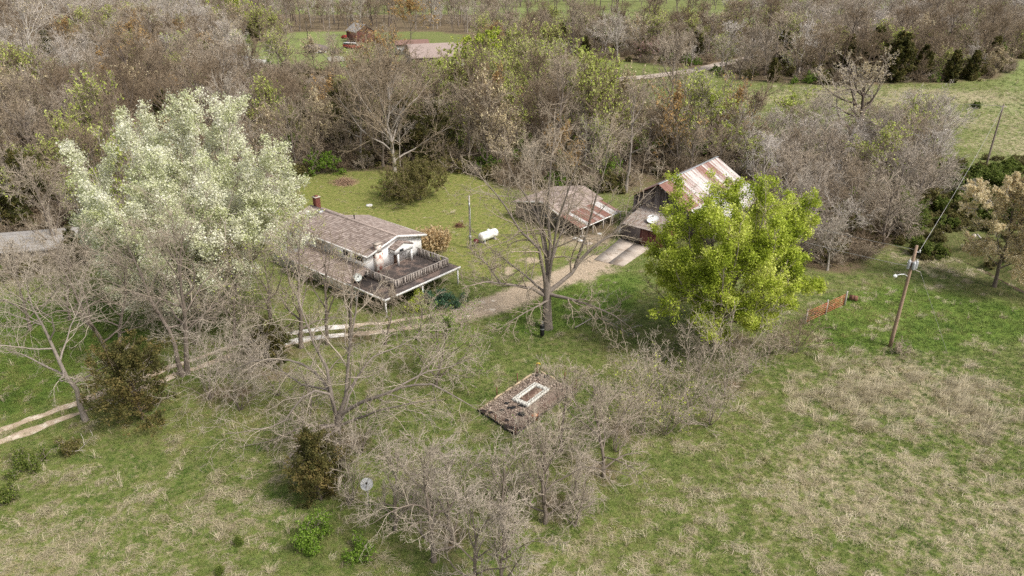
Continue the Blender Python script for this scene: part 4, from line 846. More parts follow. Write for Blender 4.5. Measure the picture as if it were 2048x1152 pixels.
# --- white blossoming tree: tall leaders with upright spires
b0 = G(372, 618); rngp = np.random.RandomState(4)
lead = [[(372, 560, 0), (362, 440, 0), (352, 300, 0), (350, 228, 0)], [(370, 560, 0), (350, 430, 1.5), (325, 320, 2), (318, 250, 2)], [(372, 560, 0), (385, 430, -1), (385, 310, -1), (398, 232, -1)], [(368, 560, 0), (310, 450, -1), (270, 350, -1), (254, 268, -1)], [(376, 560, 0), (430, 440, 1), (450, 320, 1), (464, 222, 1)], [(378, 560, 0), (470, 470, -1.5), (530, 390, -2), (548, 312, -2)],
        [(366, 560, 0), (270, 480, 1.5), (210, 400, 2), (176, 318, 2)], [(374, 570, 0), (420, 480, -4), (460, 400, -5), (480, 330, -5)], [(370, 570, 0), (330, 480, -4.5), (300, 400, -6), (290, 340, -6)], [(370, 560, 0), (395, 420, 4), (410, 320, 6), (430, 232, 6)],
        [(366, 580, 0), (270, 520, -2), (205, 460, -3), (175, 400, -3)], [(378, 580, 0), (480, 530, -1), (550, 470, -1), (580, 410, -1)], [(368, 590, 0), (300, 560, -4), (240, 540, -6), (195, 490, -6)], [(378, 590, 0), (440, 560, -5), (510, 520, -6), (550, 455, -6)], [(372, 560, 0), (330, 390, 5), (300, 310, 6)], [(372, 590, 0), (380, 540, -6), (390, 470, -8), (380, 390, -8)],
        [(372, 590, 0), (300, 600, -5), (260, 600, -7), (235, 575, -7)], [(366, 570, 0), (230, 500, 3), (175, 440, 4), (170, 375, 4)], [(378, 570, 0), (500, 450, 3), (555, 400, 3), (565, 365, 3)], [(374, 580, 0), (430, 500, -3), (490, 440, -3), (515, 380, -3)], [(368, 580, 0), (330, 530, -6), (270, 470, -7), (240, 410, -7)], [(376, 590, 0), (420, 560, -7), (450, 500, -8), (450, 430, -8)], [(370, 590, 0), (330, 590, -7), (310, 530, -9), (320, 460, -9)]]
lead = [[(372 + (u - 372) * .97, 590 + (v - 590) * .94 if v < 590 else v, d) for u, v, d in L_] for L_ in lead]
T, parts = hero(4, [poly(b0, q) for q in lead], [.3] + [.2] * (len(lead) - 1), (13, 7, 4), twig_r=.012, trunk=(poly(b0, [(372, 620, 0), (372, 590, 0), (372, 555, 0)]), (.5, .34)), up=.13, wander=.12, lr=(.30, .46), tmin=.12, ang=(38, 12), bark=WHITEBARK, mm=(6, 4, 2))
pear_tone = lambda c, r: np.clip(.60 + (fbm(c[:, 0] + 40, c[:, 2] + c[:, 1] * .5 + 60, 1.7, 3) - .5) * 1.1 + r.normal(0, .22, len(c)), 0, 1)
parts.append(('foliage', T.leaves(30, .084, .24, 'foliage', PEAR, keep=.95, tone=pear_tone, aspect=.75)))
place('blossoming_tree', parts, b0, label='tall tree covered in white-green blossom left of the house', tint=.95)
# --- lime green tree before the barn
b0 = G(1440, 690)
lead = [[(1440, 620, 0), (1430, 540, 0), (1425, 440, 0), (1420, 352, 0)], [(1438, 620, 0), (1390, 540, -1), (1370, 460, -1), (1375, 385, -1)], [(1444, 610, 0), (1490, 520, 0), (1520, 440, 0), (1545, 385, 0)], [(1446, 620, 0), (1520, 540, 1), (1580, 490, 1), (1610, 450, 1)],
        [(1446, 640, 0), (1520, 590, -1.5), (1575, 560, -2), (1615, 540, -2)], [(1440, 630, 0), (1460, 560, -4), (1480, 490, -5), (1485, 420, -5)], [(1440, 620, 0), (1460, 500, 4), (1475, 420, 5), (1480, 365, 5)], [(1436, 630, 0), (1370, 570, 1.5), (1330, 500, 2), (1320, 460, 2)],
        [(1436, 640, 0), (1400, 620, -3), (1360, 560, -4), (1345, 520, -4)], [(1442, 650, 0), (1480, 640, -4), (1530, 620, -5), (1570, 590, -5)], [(1440, 650, 0), (1440, 620, -4), (1445, 560, -6), (1450, 510, -6)], [(1446, 630, 0), (1530, 540, 4), (1570, 470, 5), (1575, 410, 5)], [(1440, 660, 0), (1420, 650, -3), (1400, 640, -4.5)], [(1442, 640, 0), (1500, 560, -3.5), (1550, 500, -4.5), (1560, 450, -4.5)]]
lead += [[(1444, 620, 0), (1490, 510, 1), (1510, 440, 1.5), (1515, 355, 1.5)], [(1442, 620, 0), (1500, 500, -2), (1530, 420, -2.5), (1540, 365, -2.5)]]
lead = [[(1440 + (u - 1440) * .93, 655 + (v - 655) * (.90 if v < 600 else 1), d * .95) for u, v, d in L_] for L_ in lead]
T, parts = hero(5, [poly(b0, q) for q in lead], [.24] + [.13] * (len(lead) - 1), (11, 7, 4), twig_r=.012, trunk=(poly(b0, [(1440, 692, 0), (1440, 660, 0), (1440, 615, 0)]), (.32, .22)), up=.08, wander=.17, lr=(.3, .5), tmin=.25, mm=(6, 4, 2))
dens = lambda Tp: (fbm(Tp[:, -1, 0] * 1.0 + 11 + Tp[:, -1, 1], Tp[:, -1, 2] + 5 - Tp[:, -1, 1] * .6, 2.4, 3) > .385) & (Tp[:, -1, 2] > 1.2)
parts.append(('foliage', T.leaves(42, .082, .23, 'foliage', LIME, sel=dens, aspect=.75, tone=lambda c, r: np.clip(.5 + (fbm(c[:, 0] * 1.4 + 31, c[:, 2] * 1.2 + c[:, 1], 1.8, 3) - .5) * 1.3 + r.normal(0, .2, len(c)), 0, 1))))
place('lime_green_tree', parts, b0, label='large lime green leafing tree in front of the barn', tint=.5, barktint=.6)
# sparse lower side boughs of a thinly leafed neighbour
b1 = G(1345, 640); T, pr = gen(51, 6.5, 9, .12, .25, 12, (6, 6, 4), (25, 70), twig_r=.011)
pr.append(('foliage', T.leaves(3, .09, .1, 'foliage', LIME, keep=.42))); place('thin_lime_tree', pr, b1, label='thinly leafed lime green small tree beside the concrete slab', tint=.5)
# --- foreground and yard trees: base, top, crown width in photo pixels
def from_px(u, v, ut, vt, wpx):
    b_ = G(u, v); t_ = V(ut, vt, b_[1]); z_ = math.dist(b_, (0, 0, H)); return b_, t_[2] - b_[2], t_[0] - b_[0], wpx * z_ / F
def fg(name, px, label, seed, leaf=None, group=None, cat='tree', tint=.62, bt=.42, **k):
    b_, h_, lx, w_ = from_px(*px); k.setdefault('lean', (lx, 0)); k.setdefault('tr', .045 + h_ * .013)
    if b_[1] > 105: k['mm'] = (5, 3, 2); k['per'] = tuple(max(3, q_ - 1) for q_ in k['per'])
    T, pr = gen(seed, h_, w_, **k)
    if leaf: pr.append(('foliage', T.leaves(leaf[1], leaf[2], .09, 'foliage', leaf[0], keep=leaf[3])))
    return place(name, pr, b_, label=label, cat=cat, group=group, tint=tint, barktint=bt)
BT = dict(per=(6, 5, 5), twig_r=.0088, wander=.2)
fg('leaning_bare_tree', (172, 842, 45, 520, 230), 'bare tree leaning left over the driveway at the left edge', 11, n1=11, fork=.28, el=(5, 65), tint=.75, bt=.7, **BT)
fg('bare_tree', (228, 730, 100, 470, 210), 'bare tree behind the rusty cedar leaning up to the left', 12, n1=12, fork=.2, el=(25, 75), tint=.7, **BT)
fg('bare_tree', (242, 722, 232, 500, 170), 'straight bare trunk just behind the rusty cedar by the driveway', 13, n1=10, fork=.3, el=(20, 75), tint=.66, **BT)
fg('bare_tree', (366, 752, 255, 450, 190), 'bare tree with thick trunk leaning left at the driveway edge', 14, n1=11, fork=.35, el=(20, 75), tint=.64, **BT)
fg('bare_tree', (374, 748, 366, 410, 190), 'upright bare tree at the driveway edge below the white blossom tree', 15, n1=13, fork=.28, el=(30, 78), tint=.64, **BT)
fg('bare_tree', (60, 660, 30, 480, 190), 'small bare tree on the lush grass at the left edge', 16, n1=11, fork=.12, el=(30, 78), tint=.68, **BT)
fg('bare_tree', (140, 640, 120, 500, 170), 'slim bare tree under the left side of the white blossom tree', 17, n1=11, fork=.12, el=(35, 78), tint=.66, **BT)
fg('bare_tree', (470, 690, 455, 480, 150), 'slim greenish bare tree below the white blossom tree, left of the house', 18, n1=12, fork=.15, el=(35, 80), leaf=(PALELIME, 2, .07, .18), **BT)
fg('bare_tree', (545, 692, 530, 490, 160), 'slim bare tree between the white blossom tree and the house', 19, n1=12, fork=.12, el=(35, 80), leaf=(PALELIME, 2, .07, .15), **BT)
fg('bare_tree', (602, 695, 588, 440, 140), 'grey bare tree in front of the left end of the house', 20, n1=11, fork=.12, el=(40, 80), leaf=(PALELIME, 2, .07, .25), per=(6, 6, 4), twig_r=.012)
fg('bare_tree', (655, 688, 640, 470, 90), 'slender bare tree before the lower roof of the house', 21, n1=8, fork=.25, el=(50, 82), tint=.3, per=(5, 4, 3), twig_r=.01)
fg('bare_tree', (700, 700, 700, 500, 110), 'slender bare tree before the wide windows of the house', 22, n1=7, fork=.25, el=(50, 82), tint=.3, per=(5, 4, 3), twig_r=.01)
fg('bare_tree', (770, 690, 790, 585, 120), 'low bare sapling before the front corner of the deck', 23, n1=9, fork=.1, el=(30, 75), tint=.55, per=(6, 6, 4), twig_r=.01)
fg('bare_tree', (835, 680, 850, 590, 100), 'low bare sapling below the right end of the deck', 24, n1=9, fork=.1, el=(30, 75), tint=.55, per=(6, 6, 4), twig_r=.01)
SB = dict(stems=7, tr=.042, el=(35, 86), per=(6, 5, 4), twig_r=.0092, up=.03, wander=.24)
for i, (px, lb, tn) in enumerate((((420, 800, 430, 640, 150), 'pinkish bare thicket shrub beside the driveway, left of the wide bare tree', .78), ((500, 745, 490, 610, 120), 'bare thicket shrub beside the dark evergreen bush', .72), ((560, 790, 575, 690, 130), 'low bare shrub under the left limbs of the wide bare tree', .75), ((455, 725, 440, 590, 110), 'tall bare shrub at the driveway bend', .7),
        ((1290, 870, 1300, 715, 160), 'bare shrub tree right of the mulch plot', .62), ((1375, 815, 1390, 690, 170), 'bare shrub below the lime green tree', .64), ((1449, 795, 1462, 655, 150), 'bare grey shrub at the foot of the lime green tree', .68), ((1400, 745, 1395, 640, 120), 'bare shrub tucked under the lime green tree', .68),
        ((1230, 905, 1235, 800, 110), 'bare shrub below and right of the mulch plot', .62), ((1330, 870, 1340, 770, 130), 'bare shrub with lime leaf tips on the field edge', .62), ((1050, 1000, 1045, 900, 110), 'low bare shrub between the sprigged slim tree and the mulch plot', .68), ((1150, 985, 1150, 880, 130), 'low bare shrub between the two bare trees below the mulch plot', .7), ((1320, 800, 1330, 700, 140), 'pale bare shrub in the band right of the mulch plot', .74), ((395, 690, 400, 575, 130), 'grey brush at the driveway edge below the blossom tree', .8), ((430, 640, 440, 545, 120), 'grey brush under the right side of the blossom tree', .78), ((480, 820, 500, 700, 130), 'pinkish brush on the near side of the driveway bend', .76), ((620, 830, 610, 740, 120), 'pale brush under the upper limbs of the wide bare tree', .74), ((860, 1020, 860, 930, 130), 'grey brush behind the bottom bare trees', .74), ((985, 1010, 985, 915, 110), 'grey brush between the bottom bare trees and the slim sprigged one', .7), ((1150, 1050, 1155, 960, 110), 'low grey brush right of the full bare tree', .7), ((725, 905, 720, 820, 120), 'thin brush at the right foot of the wide bare tree', .72), ((610, 915, 605, 840, 110), 'thin brush at the left foot of the wide bare tree', .74), ((1420, 850, 1425, 770, 110), 'thin pale brush on the field edge below the lime green tree', .7), ((1540, 705, 1545, 640, 90), 'greyish bare shrub left of the red gate', .6), ((1590, 705, 1590, 650, 95), 'small dark purple bare shrub by the near end of the red gate', .1), ((1500, 745, 1510, 660, 110), 'low bare shrub between the lime green tree and the red gate', .5),
        ((700, 1010, 690, 880, 130), 'bare shrub beside the mesh satellite dish', .7), ((1792, 706, 1796, 682, 95), 'tangle of dry grey vines round the light pole foot', .5))):
    fg('bare_shrub', px, lb, 60 + i, cat='shrub', tint=tn, leaf=(LIME, 3, .07, .16) if i in (4, 9) else None, **(SB if 'purple' not in lb else dict(SB, twig_r=.013)))
FT = dict(fork=.08, el=(35, 80), per=(6, 6, 4), twig_r=.0092, wander=.23)
fg('bare_tree', (868, 1122, 850, 875, 190), 'bare grey tree at the bottom edge right of the mesh satellite dish', 31, n1=15, tint=.7, **FT)
fg('bare_tree', (955, 1190, 935, 990, 170), 'bare grey tree cut by the bottom edge of the picture', 32, n1=14, tint=.75, **FT)
fg('bare_tree', (905, 1085, 900, 905, 130), 'slim bare tree between the two bottom bare trees', 311, n1=12, tint=.78, **FT)
fg('bare_tree', (1010, 1200, 1000, 1010, 130), 'low bare tree at the bottom edge right of the cut one', 312, n1=12, tint=.72, **FT)
fg('bare_tree', (790, 1060, 800, 900, 130), 'bare grey tree close behind the mesh satellite dish', 33, n1=13, tint=.7, **FT)
fg('bare_tree', (1008, 1102, 1010, 890, 100), 'slim bare tree with green sprigs near the bottom middle', 34, n1=10, tint=.72, leaf=(GREEN, 2, .06, .06), **FT)
fg('bare_tree', (1090, 1046, 1105, 845, 210), 'full bare tree below the mulch plot', 35, n1=16, tint=.66, **FT)
fg('bare_tree', (1208, 953, 1195, 770, 190), 'bare tree right of the full bare tree below the mulch plot', 36, n1=14, tint=.64, **FT)
fg('bare_tree', (1122, 905, 1126, 740, 100), 'thin bare sapling at the right side of the mulch plot', 37, n1=9, tint=.6, **FT)
fg('leafing_shrub', (872, 772, 890, 640, 210), 'light green leafing shrub beside the driveway right of the wide bare tree', 38, n1=15, fork=.06, el=(25, 75), per=(8, 6, 4), twig_r=.01, leaf=(GREEN, 4, .06, .4), cat='shrub')
fg('oak_tree', (1716, 292, 1735, 128, 230), 'broad round-crowned dark-limbed oak on the pasture edge', 39, n1=21, fork=.12, el=(2, 68), tr=.6, per=(10, 7, 5), twig_r=.02, wander=.24, tint=.8, bt=.05, lr=(.3, .5), leaf=(BUFF, 2, .10, .4))
fg('bare_tree', (790, 345, 772, 112, 240), 'tall bare tree with fanned pale limbs behind the yard', 40, n1=16, fork=.12, el=(35, 82), tr=.34, per=(10, 8, 5), twig_r=.02, tint=.3, bt=.9)
fg('buff_tree', (1988, 575, 2040, 362, 120), 'buff budding tree with dark trunk at the right edge', 41, n1=15, fork=.18, el=(20, 75), per=(7, 6, 4), twig_r=.014, leaf=(BUFF, 18, .085, .9), tint=.95, bt=.2)
fg('buff_tree', (2085, 600, 2095, 400, 130), 'buff budding tree cut by the right edge of the picture', 42, n1=15, fork=.15, el=(20, 75), per=(7, 6, 4), twig_r=.014, leaf=(BUFF, 18, .085, .9), tint=.95, bt=.2)
fg('lime_tree', (965, 205, 968, 72, 120), 'vivid lime green tree before the neighbouring brown roof', 43, n1=13, fork=.15, el=(25, 78), tr=.2, per=(8, 6, 4), twig_r=.02, leaf=(LIME, 9, .22, .8))
fg('lime_tree', (1175, 215, 1170, 118, 130), 'yellow-green leafing tree by the pale bridge rail', 44, n1=13, fork=.12, el=(25, 75), tr=.18, per=(8, 6, 4), twig_r=.02, leaf=(PALELIME, 6, .2, .7), tint=.3)
fg('lime_tree', (1425, 325, 1425, 190, 140), 'pale green round tree behind the barn', 45, n1=13, fork=.1, el=(25, 78), tr=.2, per=(9, 6, 4), twig_r=.016, leaf=(PALELIME, 8, .15, .8), tint=.3)
fg('lime_tree', (1090, 215, 1105, 88, 95), 'pale buff-green tree between the lime tree and the bridge', 46, n1=12, fork=.15, el=(30, 78), tr=.2, per=(8, 6, 4), twig_r=.02, leaf=(PALELIME, 3, .17, .5), tint=.8)
fg('lime_tree', (1590, 300, 1590, 195, 80), 'small yellow-green tree beside the round-crowned oak', 47, n1=11, fork=.2, el=(30, 78), tr=.14, per=(7, 6, 4), twig_r=.018, leaf=(PALELIME, 5, .16, .5))
fg('lime_tree', (468, 75, 466, -5, 90), 'lime green tree at the top edge behind the covered boat', 48, n1=11, fork=.2, el=(30, 78), tr=.2, per=(7, 6, 4), twig_r=.025, leaf=(LIME, 5, .3, .6))
for i, (px, lb) in enumerate((((905, 270, 905, 165, 120), 'yellow-green leafing tree below the big tan roof'), ((1010, 255, 1010, 160, 100), 'yellow-green leafing tree below the vivid lime tree'), ((880, 190, 880, 122, 110), 'yellow-budded tree at the left edge of the vivid lime tree'), ((690, 215, 688, 160, 60), 'small yellow-green tree beside the dark cedars'), ((1040, 185, 1040, 125, 70), 'small bright lime tree touching the vivid lime tree'), ((735, 150, 735, 110, 90), 'low yellow-green tree before the tarp-covered boats'), ((1240, 300, 1240, 215, 110), 'pale yellow-green tree behind the barn ridge, left side'))):
    fg('lime_tree', px, lb, 320 + i, n1=13, fork=.12, el=(30, 78), tr=.16, per=(7, 6, 4), twig_r=.017, leaf=(PALELIME if i != 4 else LIME, 5, .15, .6), tint=.55)
fg('orange_tree', (232, 175, 235, 98, 75), 'orange budding round tree among the left woods', 49, n1=12, fork=.1, el=(30, 80), tr=.16, per=(8, 6, 4), twig_r=.02, leaf=(ORANGE, 4, .2, .6), tint=.2)
fg('orange_tree', (757, 190, 757, 75, 120), 'orange budding tree before the white-topped bus', 50, n1=13, fork=.1, el=(35, 82), tr=.2, per=(8, 6, 4), twig_r=.022, leaf=(ORANGE, 3, .18, .5), tint=.15)
fg('orange_tree', (822, 85, 820, 5, 95), 'orange budding tree behind the neighbouring brown roofs', 52, n1=12, fork=.2, el=(30, 80), tr=.25, per=(8, 6, 4), twig_r=.03, leaf=(ORANGE, 4, .28, .55), tint=.2)
fg('redbud', (205, 240, 205, 185, 70), 'pink flowering redbud in the left woods', 53, n1=10, fork=.1, el=(25, 75), tr=.1, per=(7, 5, 4), twig_r=.02, leaf=(PINK, 3, .12, .5), tint=.1)
fg('redbud', (1300, 125, 1300, 88, 80), 'faint pink redbud beside the gravel road', 54, n1=10, fork=.1, el=(25, 75), tr=.1, per=(7, 5, 4), twig_r=.025, leaf=(PINK, 2, .16, .5), tint=.1)
for i, (px, lb) in enumerate((((60, 205, 45, 0, 130), 'pale-trunked sycamore at the left edge of the woods'), ((205, 80, 200, -30, 110), 'pale-trunked sycamore at the top left behind the leaning one'), ((305, 100, 285, -20, 100), 'white-limbed sycamore left of the orange-tipped one'), ((345, 110, 338, -15, 110), 'white-limbed sycamore with buff crown at the upper left'), ((170, 95, 130, -10, 120), 'leaning pale sycamore in the upper left woods'), ((470, 190, 465, 75, 110), 'small white-trunked sycamore below the covered boat'))):
    fg('sycamore', px, lb, 80 + i, n1=12, fork=.3, el=(30, 78), per=(8, 6, 4), twig_r=.024, bark=WHITEBARK, tint=.9, bt=.3, leaf=(BUFF, 1, .16, .3))
def cedar(seed, h_, w_, dens=1.0, size=.1, leafm=None):
    rng = np.random.RandomState(seed); T = Tree(rng); m = 8; tz = np.linspace(0, 1, m); pts = np.column_stack([rng.normal(0, .06, m), rng.normal(0, .06, m), tz * h_ * .95]); T.trunk.append((pts[None], (.05 + h_ * .014) * (1 - tz[None] * .85), 6))
    n = int(34 + h_ * 5); t = rng.uniform(.02, .97, n) ** 1.15; az = rng.uniform(0, 6.283, n); e_ = np.radians(rng.uniform(0, 35, n) + t * 35); S = np.column_stack([np.zeros((n, 2)), t * h_ * .95]); prof = np.sin(np.clip((1 - t) * 1.15 + .12, 0, 1) * math.pi / 2) * (.55 + .45 * np.clip(t * 5, 0, 1))
    D = np.stack([np.cos(e_) * np.cos(az), np.cos(e_) * np.sin(az), np.sin(e_)], 1); L = w_ * .5 * prof * rng.uniform(.7, 1.15, n) + .1
    P1, R = grow(rng, S, D, L, np.full(n, .03), np.full(n, .01), 5, .12, .05); T.crown.append((P1, R, 3)); keepc = list(T.crown); T.ramify(P1, R, (6, 5), twig_r=.007, up=.08, lr=(.3, .5), tmin=.15, m=(4, 3)); T.crown = keepc
    lf = T.leaves(max(1, int(10 * dens)), size * .85, .12, 'foliage', leafm or CEDAR, aspect=.5, upbias=.6, tone=lambda c, r: np.clip(.45 + (fbm(c[:, 0] * 2 + 9, c[:, 2] + c[:, 1] * 1.3, 1.4, 2) - .5) * 1.6 + r.normal(0, .2, len(c)), 0, 1))
    return [('trunk', T.mesh(T.trunk, 'trunk', BARK)), ('crown', T.mesh(T.crown, 'crown', TWIG)), ('foliage', lf)]
def fcedar(name, px, lb, seed, cat='tree', dens=1.0, size=.1, leafm=None):
    b_, h_, lx, w_ = from_px(*px); return place(name, cedar(seed, h_, w_, dens, size, leafm), b_, label=lb, cat=cat, tint=.1, barktint=.1)
fcedar('cedar_tree', (282, 836, 286, 708, 205), 'rusty green rounded cedar beside the driveway', 101, size=.11, leafm=RUSTCEDAR)
fcedar('cedar_tree', (640, 1000, 640, 868, 130), 'dark green cedar under the wide bare tree', 102, dens=.7, size=.1, leafm=RUSTCEDAR)
fcedar('evergreen_bush', (538, 722, 538, 655, 105), 'dark round evergreen bush beside the driveway', 103, 'shrub', 1.2)
fcedar('cedar_seedling', (478, 1090, 478, 1066, 20), 'tiny yellowish cedar seedling in the rough grass', 104, 'shrub', .35, .05, OLIVE).scale = (.62, .62, .62); fcedar('cedar_seedling', (442, 1150, 442, 1126, 18), 'tiny dark cedar seedling on the straw at the bottom edge', 105, 'shrub', .35, .05, OLIVE).scale = (.6, .6, .6)
for i, (px, lb) in enumerate((((690, 300, 690, 165, 90), 'dark cedar behind the yard below the white-topped bus'), ((810, 320, 815, 190, 100), 'dark cedar behind the fanned bare tree'), ((870, 330, 872, 205, 110), 'dark cedar at the right of the fanned bare tree'), ((735, 250, 738, 140, 80), 'dark cedar close to the orange budding tree'), ((65, 430, 65, 308, 110), 'dark cedar at the left edge above the grey roof'), ((20, 470, 15, 350, 90), 'brownish cedar at the far left edge'))): fcedar('cedar_tree', px, lb, 110 + i, dens=.9, size=.15)
FC = []
for i, (u_, v_, vt, w_) in enumerate(((1560, 140, 60, 90), (1690, 152, 70, 100), (1740, 158, 55, 110), (1790, 165, 62, 110), (1840, 160, 90, 100), (1900, 165, 100, 90), (1390, 118, 62, 80), (1545, 60, 5, 60), (1940, 160, 100, 80), (1330, 112, 75, 70))):
    b_, h_, lx, wd = from_px(u_, v_, u_ + 3, vt, w_); FC.append(cedar(130 + i, 10, 6.2, .7, .24)) if i < 3 else None; place('cedar_tree', FC[i % 3], b_, i * 2.1, h_ / 10, label='dark cedar in the far wood beyond the pasture', group='cedars of the far wood', tint=.1, barktint=.1)
def bush(name, px, lb, seed, leafm, per=8, size=.08, group=None, keep=.9, tint=.5, stems=8):
    b_, h_, lx, w_ = from_px(*px); T, pr = gen(seed, h_ * .88, w_ * .72, stems=stems, tr=.03, el=(20, 85), per=(6, 4, 3), twig_r=.009, up=.03, mm=(4, 3, 2))
    pr.append(('foliage', T.leaves(per * 2, size, .12, 'foliage', leafm, keep=keep))); return place(name, pr, b_, label=lb, cat='shrub', group=group, tint=tint)
bush('green_shrub', (625, 1085, 628, 1035, 70), 'vivid green small shrub below the dark green cedar', 201, GREEN, 9, .06, keep=.55)
bush('green_shrub', (722, 1118, 722, 1095, 70), 'low patch of green leaves near the bottom edge', 202, GREEN, 4, .07, keep=.5)
bush('green_shrub', (545, 240, 545, 185, 70), 'bright green bush in the woods above the house', 203, GREEN, 8, .16)
bush('green_shrub', (60, 228, 60, 203, 30), 'small bright green bush in the left woods', 204, LIME, 8, .16); bush('green_shrub', (650, 345, 652, 300, 70), 'green undergrowth bush at the yard edge by the brush pile', 205, GREEN, 7, .12, keep=.6)
bush('bramble_mound', (840, 400, 842, 335, 170), 'large round bramble mound in the yard behind the house', 206, BRAMBLE, 8, .09, stems=26, tint=.15); bush('bramble_mound', (785, 392, 783, 358, 60), 'greener left lobe of the bramble mound', 207, GREEN, 3, .07, stems=12, keep=.5, tint=.15)
PB = {}
for i, (u_, v_, w_, m_) in enumerate(((1900, 362, 60, 'g'), (1930, 378, 70, 'g'), (1960, 360, 60, 'g'), (1985, 345, 60, 'g'), (1945, 345, 50, 'g'), (2010, 335, 50, 'g'), (1915, 400, 60, 'g'), (1880, 345, 40, 'g'), (1975, 395, 60, 'b'), (2030, 330, 40, 'g'), (1885, 420, 60, 'g'), (1925, 430, 60, 'b'), (1960, 425, 70, 'g'), (2000, 410, 60, 'g'), (2035, 390, 60, 'g'), (1900, 450, 50, 'g'), (1990, 455, 50, 'b'), (2030, 440, 60, 'g'), (1850, 440, 50, 'b'), (2015, 365, 60, 'g'))):
    if m_ not in PB:
        e_ = bush('pasture_bush', (u_, v_ + 8, u_, v_ - 18, w_), 'low green bush on the slope below the dark far pole', 210 + i, OLIVE if m_ == 'g' else BRAMBLE, 9, .12, group='low bushes on the far slope', stems=7); PB[m_] = [(c_.name.split('.')[0], c_.data) for c_ in e_.children]
    else: place('pasture_bush', PB[m_], G(u_, v_ + 8), i * 1.7, w_ / 60 * (.85 + .3 * (i % 3) / 2), 'low green bush on the slope below the dark far pole' if m_ == 'g' else 'low brownish bush on the slope below the dark far pole', 'shrub', 'low bushes on the far slope')
bush('green_shrub', (1818, 470, 1820, 395, 70), 'leafy green bush at the creek head beside the bare thicket', 225, OLIVE, 7, .1); bush('green_shrub', (1850, 512, 1852, 482, 60), 'leafy green bush right behind the light pole', 226, OLIVE, 8, .1)
bush('green_shrub', (1952, 216, 1952, 206, 12), 'lone dark little bush in the far pasture', 227, OLIVE, 4, .14)
bush('bramble_patch', (60, 935, 60, 912, 110), 'olive bramble patch below the driveway at the left', 228, OLIVE, 4, .06, stems=12, keep=.8, tint=.6); bush('bramble_patch', (140, 905, 140, 888, 90), 'rusty bramble patch below the leaning bare tree', 229, BRAMBLE, 4, .06, stems=10, keep=.7, tint=.6); bush('bramble_patch', (10, 1005, 8, 978, 60), 'olive bramble patch at the left picture edge', 230, OLIVE, 4, .06, stems=8, keep=.8, tint=.6)
bush('blue_green_shrub', (885, 605, 887, 580, 80), 'blue-green leafy plants under the right end of the deck', 231, simple('blue_green_leaf', (.06, .13, .07), (.10, .18, .10), 3, .7), 7, .08, stems=8); bush('green_shrub', (840, 618, 842, 596, 60), 'light green shrub before the deck corner', 232, LIME, 5, .07, keep=.6)
# dry reeds beside the house
rr = np.random.RandomState(8); q = G(868, 503); n = 230; az = rr.uniform(0, 6.28, n); rad = np.sqrt(rr.rand(n)) * 1.7; S = np.column_stack([rad * np.cos(az), rad * .8 * np.sin(az), np.full(n, -.1)]); D = np.column_stack([rr.normal(0, .14, (n, 2)) + S[:, :2] * .08, np.ones(n)])
P1, R = grow(rr, S, D, rr.uniform(2.4, 3.5, n), np.full(n, .02), np.full(n, .012), 5, .05, -.03); TT = Tree(rr); TT.crown.append((P1, R, 3)); TT.tips = P1
DRY = leafmat('dry_reed', [(0, (.42, .28, .13)), (.5, (.60, .44, .24)), (1, (.72, .58, .36))]); e = empty('dry_reeds', q, 'tall tan clump of dry reeds at the right end of the house', 'reeds')
link('stalks', TT.mesh(TT.crown, 'stalks', STRAW), e)['tint'] = .4; link('plumes', TT.leaves(26, .16, .07, 'plumes', DRY, aspect=.35), e)
def pile(name, loc, rad, h_, n, L, r_, m, lb, cat, rng, parts=()):
    e = empty(name, loc, lb, cat); S = rng.normal(0, rad * .4, (n, 3)); S[:, 2] = np.maximum(.02, h_ * np.exp(-(S[:, 0] ** 2 + S[:, 1] ** 2) / (rad * .55) ** 2) * rng.rand(n)); D = np.column_stack([rng.normal(size=(n, 2)), rng.normal(0, .25, n)])
    P1, R = grow(rng, S - D * L * .4, D, np.full(n, L) * rng.uniform(.5, 1.2, n), np.full(n, r_), np.full(n, r_ * .4), 4, .15, 0); P1[:, :, 2] = np.maximum(P1[:, :, 2], .02)
    T_ = Tree(rng); T_.crown.append((P1, R, 4)); o = stuff(link('branches', T_.mesh(T_.crown, 'branches', m), e)); o['tint'] = .6; return e
pile('brush_pile', G(690, 366), 1.9, 1.0, 420, 1.5, .028, simple('cut_branch', (.44, .30, .20), (.30, .20, .135), 2, .9), 'tan heap of cut branches at the back of the yard', 'brush pile', rr)
pile('scrap_branches', G(918, 452), .8, .7, 70, .9, .03, RUSTIRON, 'dark tangle of scrap beside the dry reeds', 'scrap heap', rr)
# fallen limbs on the front lawn
for i, (pts, lb) in enumerate((([(1150, 660, 0), (1190, 640, -.3), (1230, 655, -.8), (1262, 680, -1.4)], 'pale fallen branch on the lawn right of the big bare tree'), ([(130, 1000 - 90, 0), (160, 930 - 20, 0), (190, 880, 0)], 'thin pale fallen stick in the grass below the driveway'))):
    b_ = G(pts[0][0], pts[0][1]); L_ = [np.array(G(u_, v_)) - b_ + np.array((0, 0, .25)) for u_, v_, _ in pts]; T, pr = hero(300 + i, [L_], [.07 if i == 0 else .03], (10, 7, 5) if i == 0 else (3, 2), twig_r=.012, lr=(.3, .5), up=0); place('fallen_branch', pr, b_, label=lb, cat='branch', tint=.9, barktint=.9)

mb_ = G(738, 1012); tp_ = V(740, 967, mb_[1]); dish('satellite_dish', mb_, (.15, -.55, .62), .44, simple('mesh_grey', (.60, .60, .59), (.48, .48, .47), 30, .6, spots=(.30, .30, .27), spot_scale=26, bmp=0), 'grey mesh satellite dish on a mast among the bare trees at the bottom', 'satellite dish', tp_[2] - mb_[2] - .1)

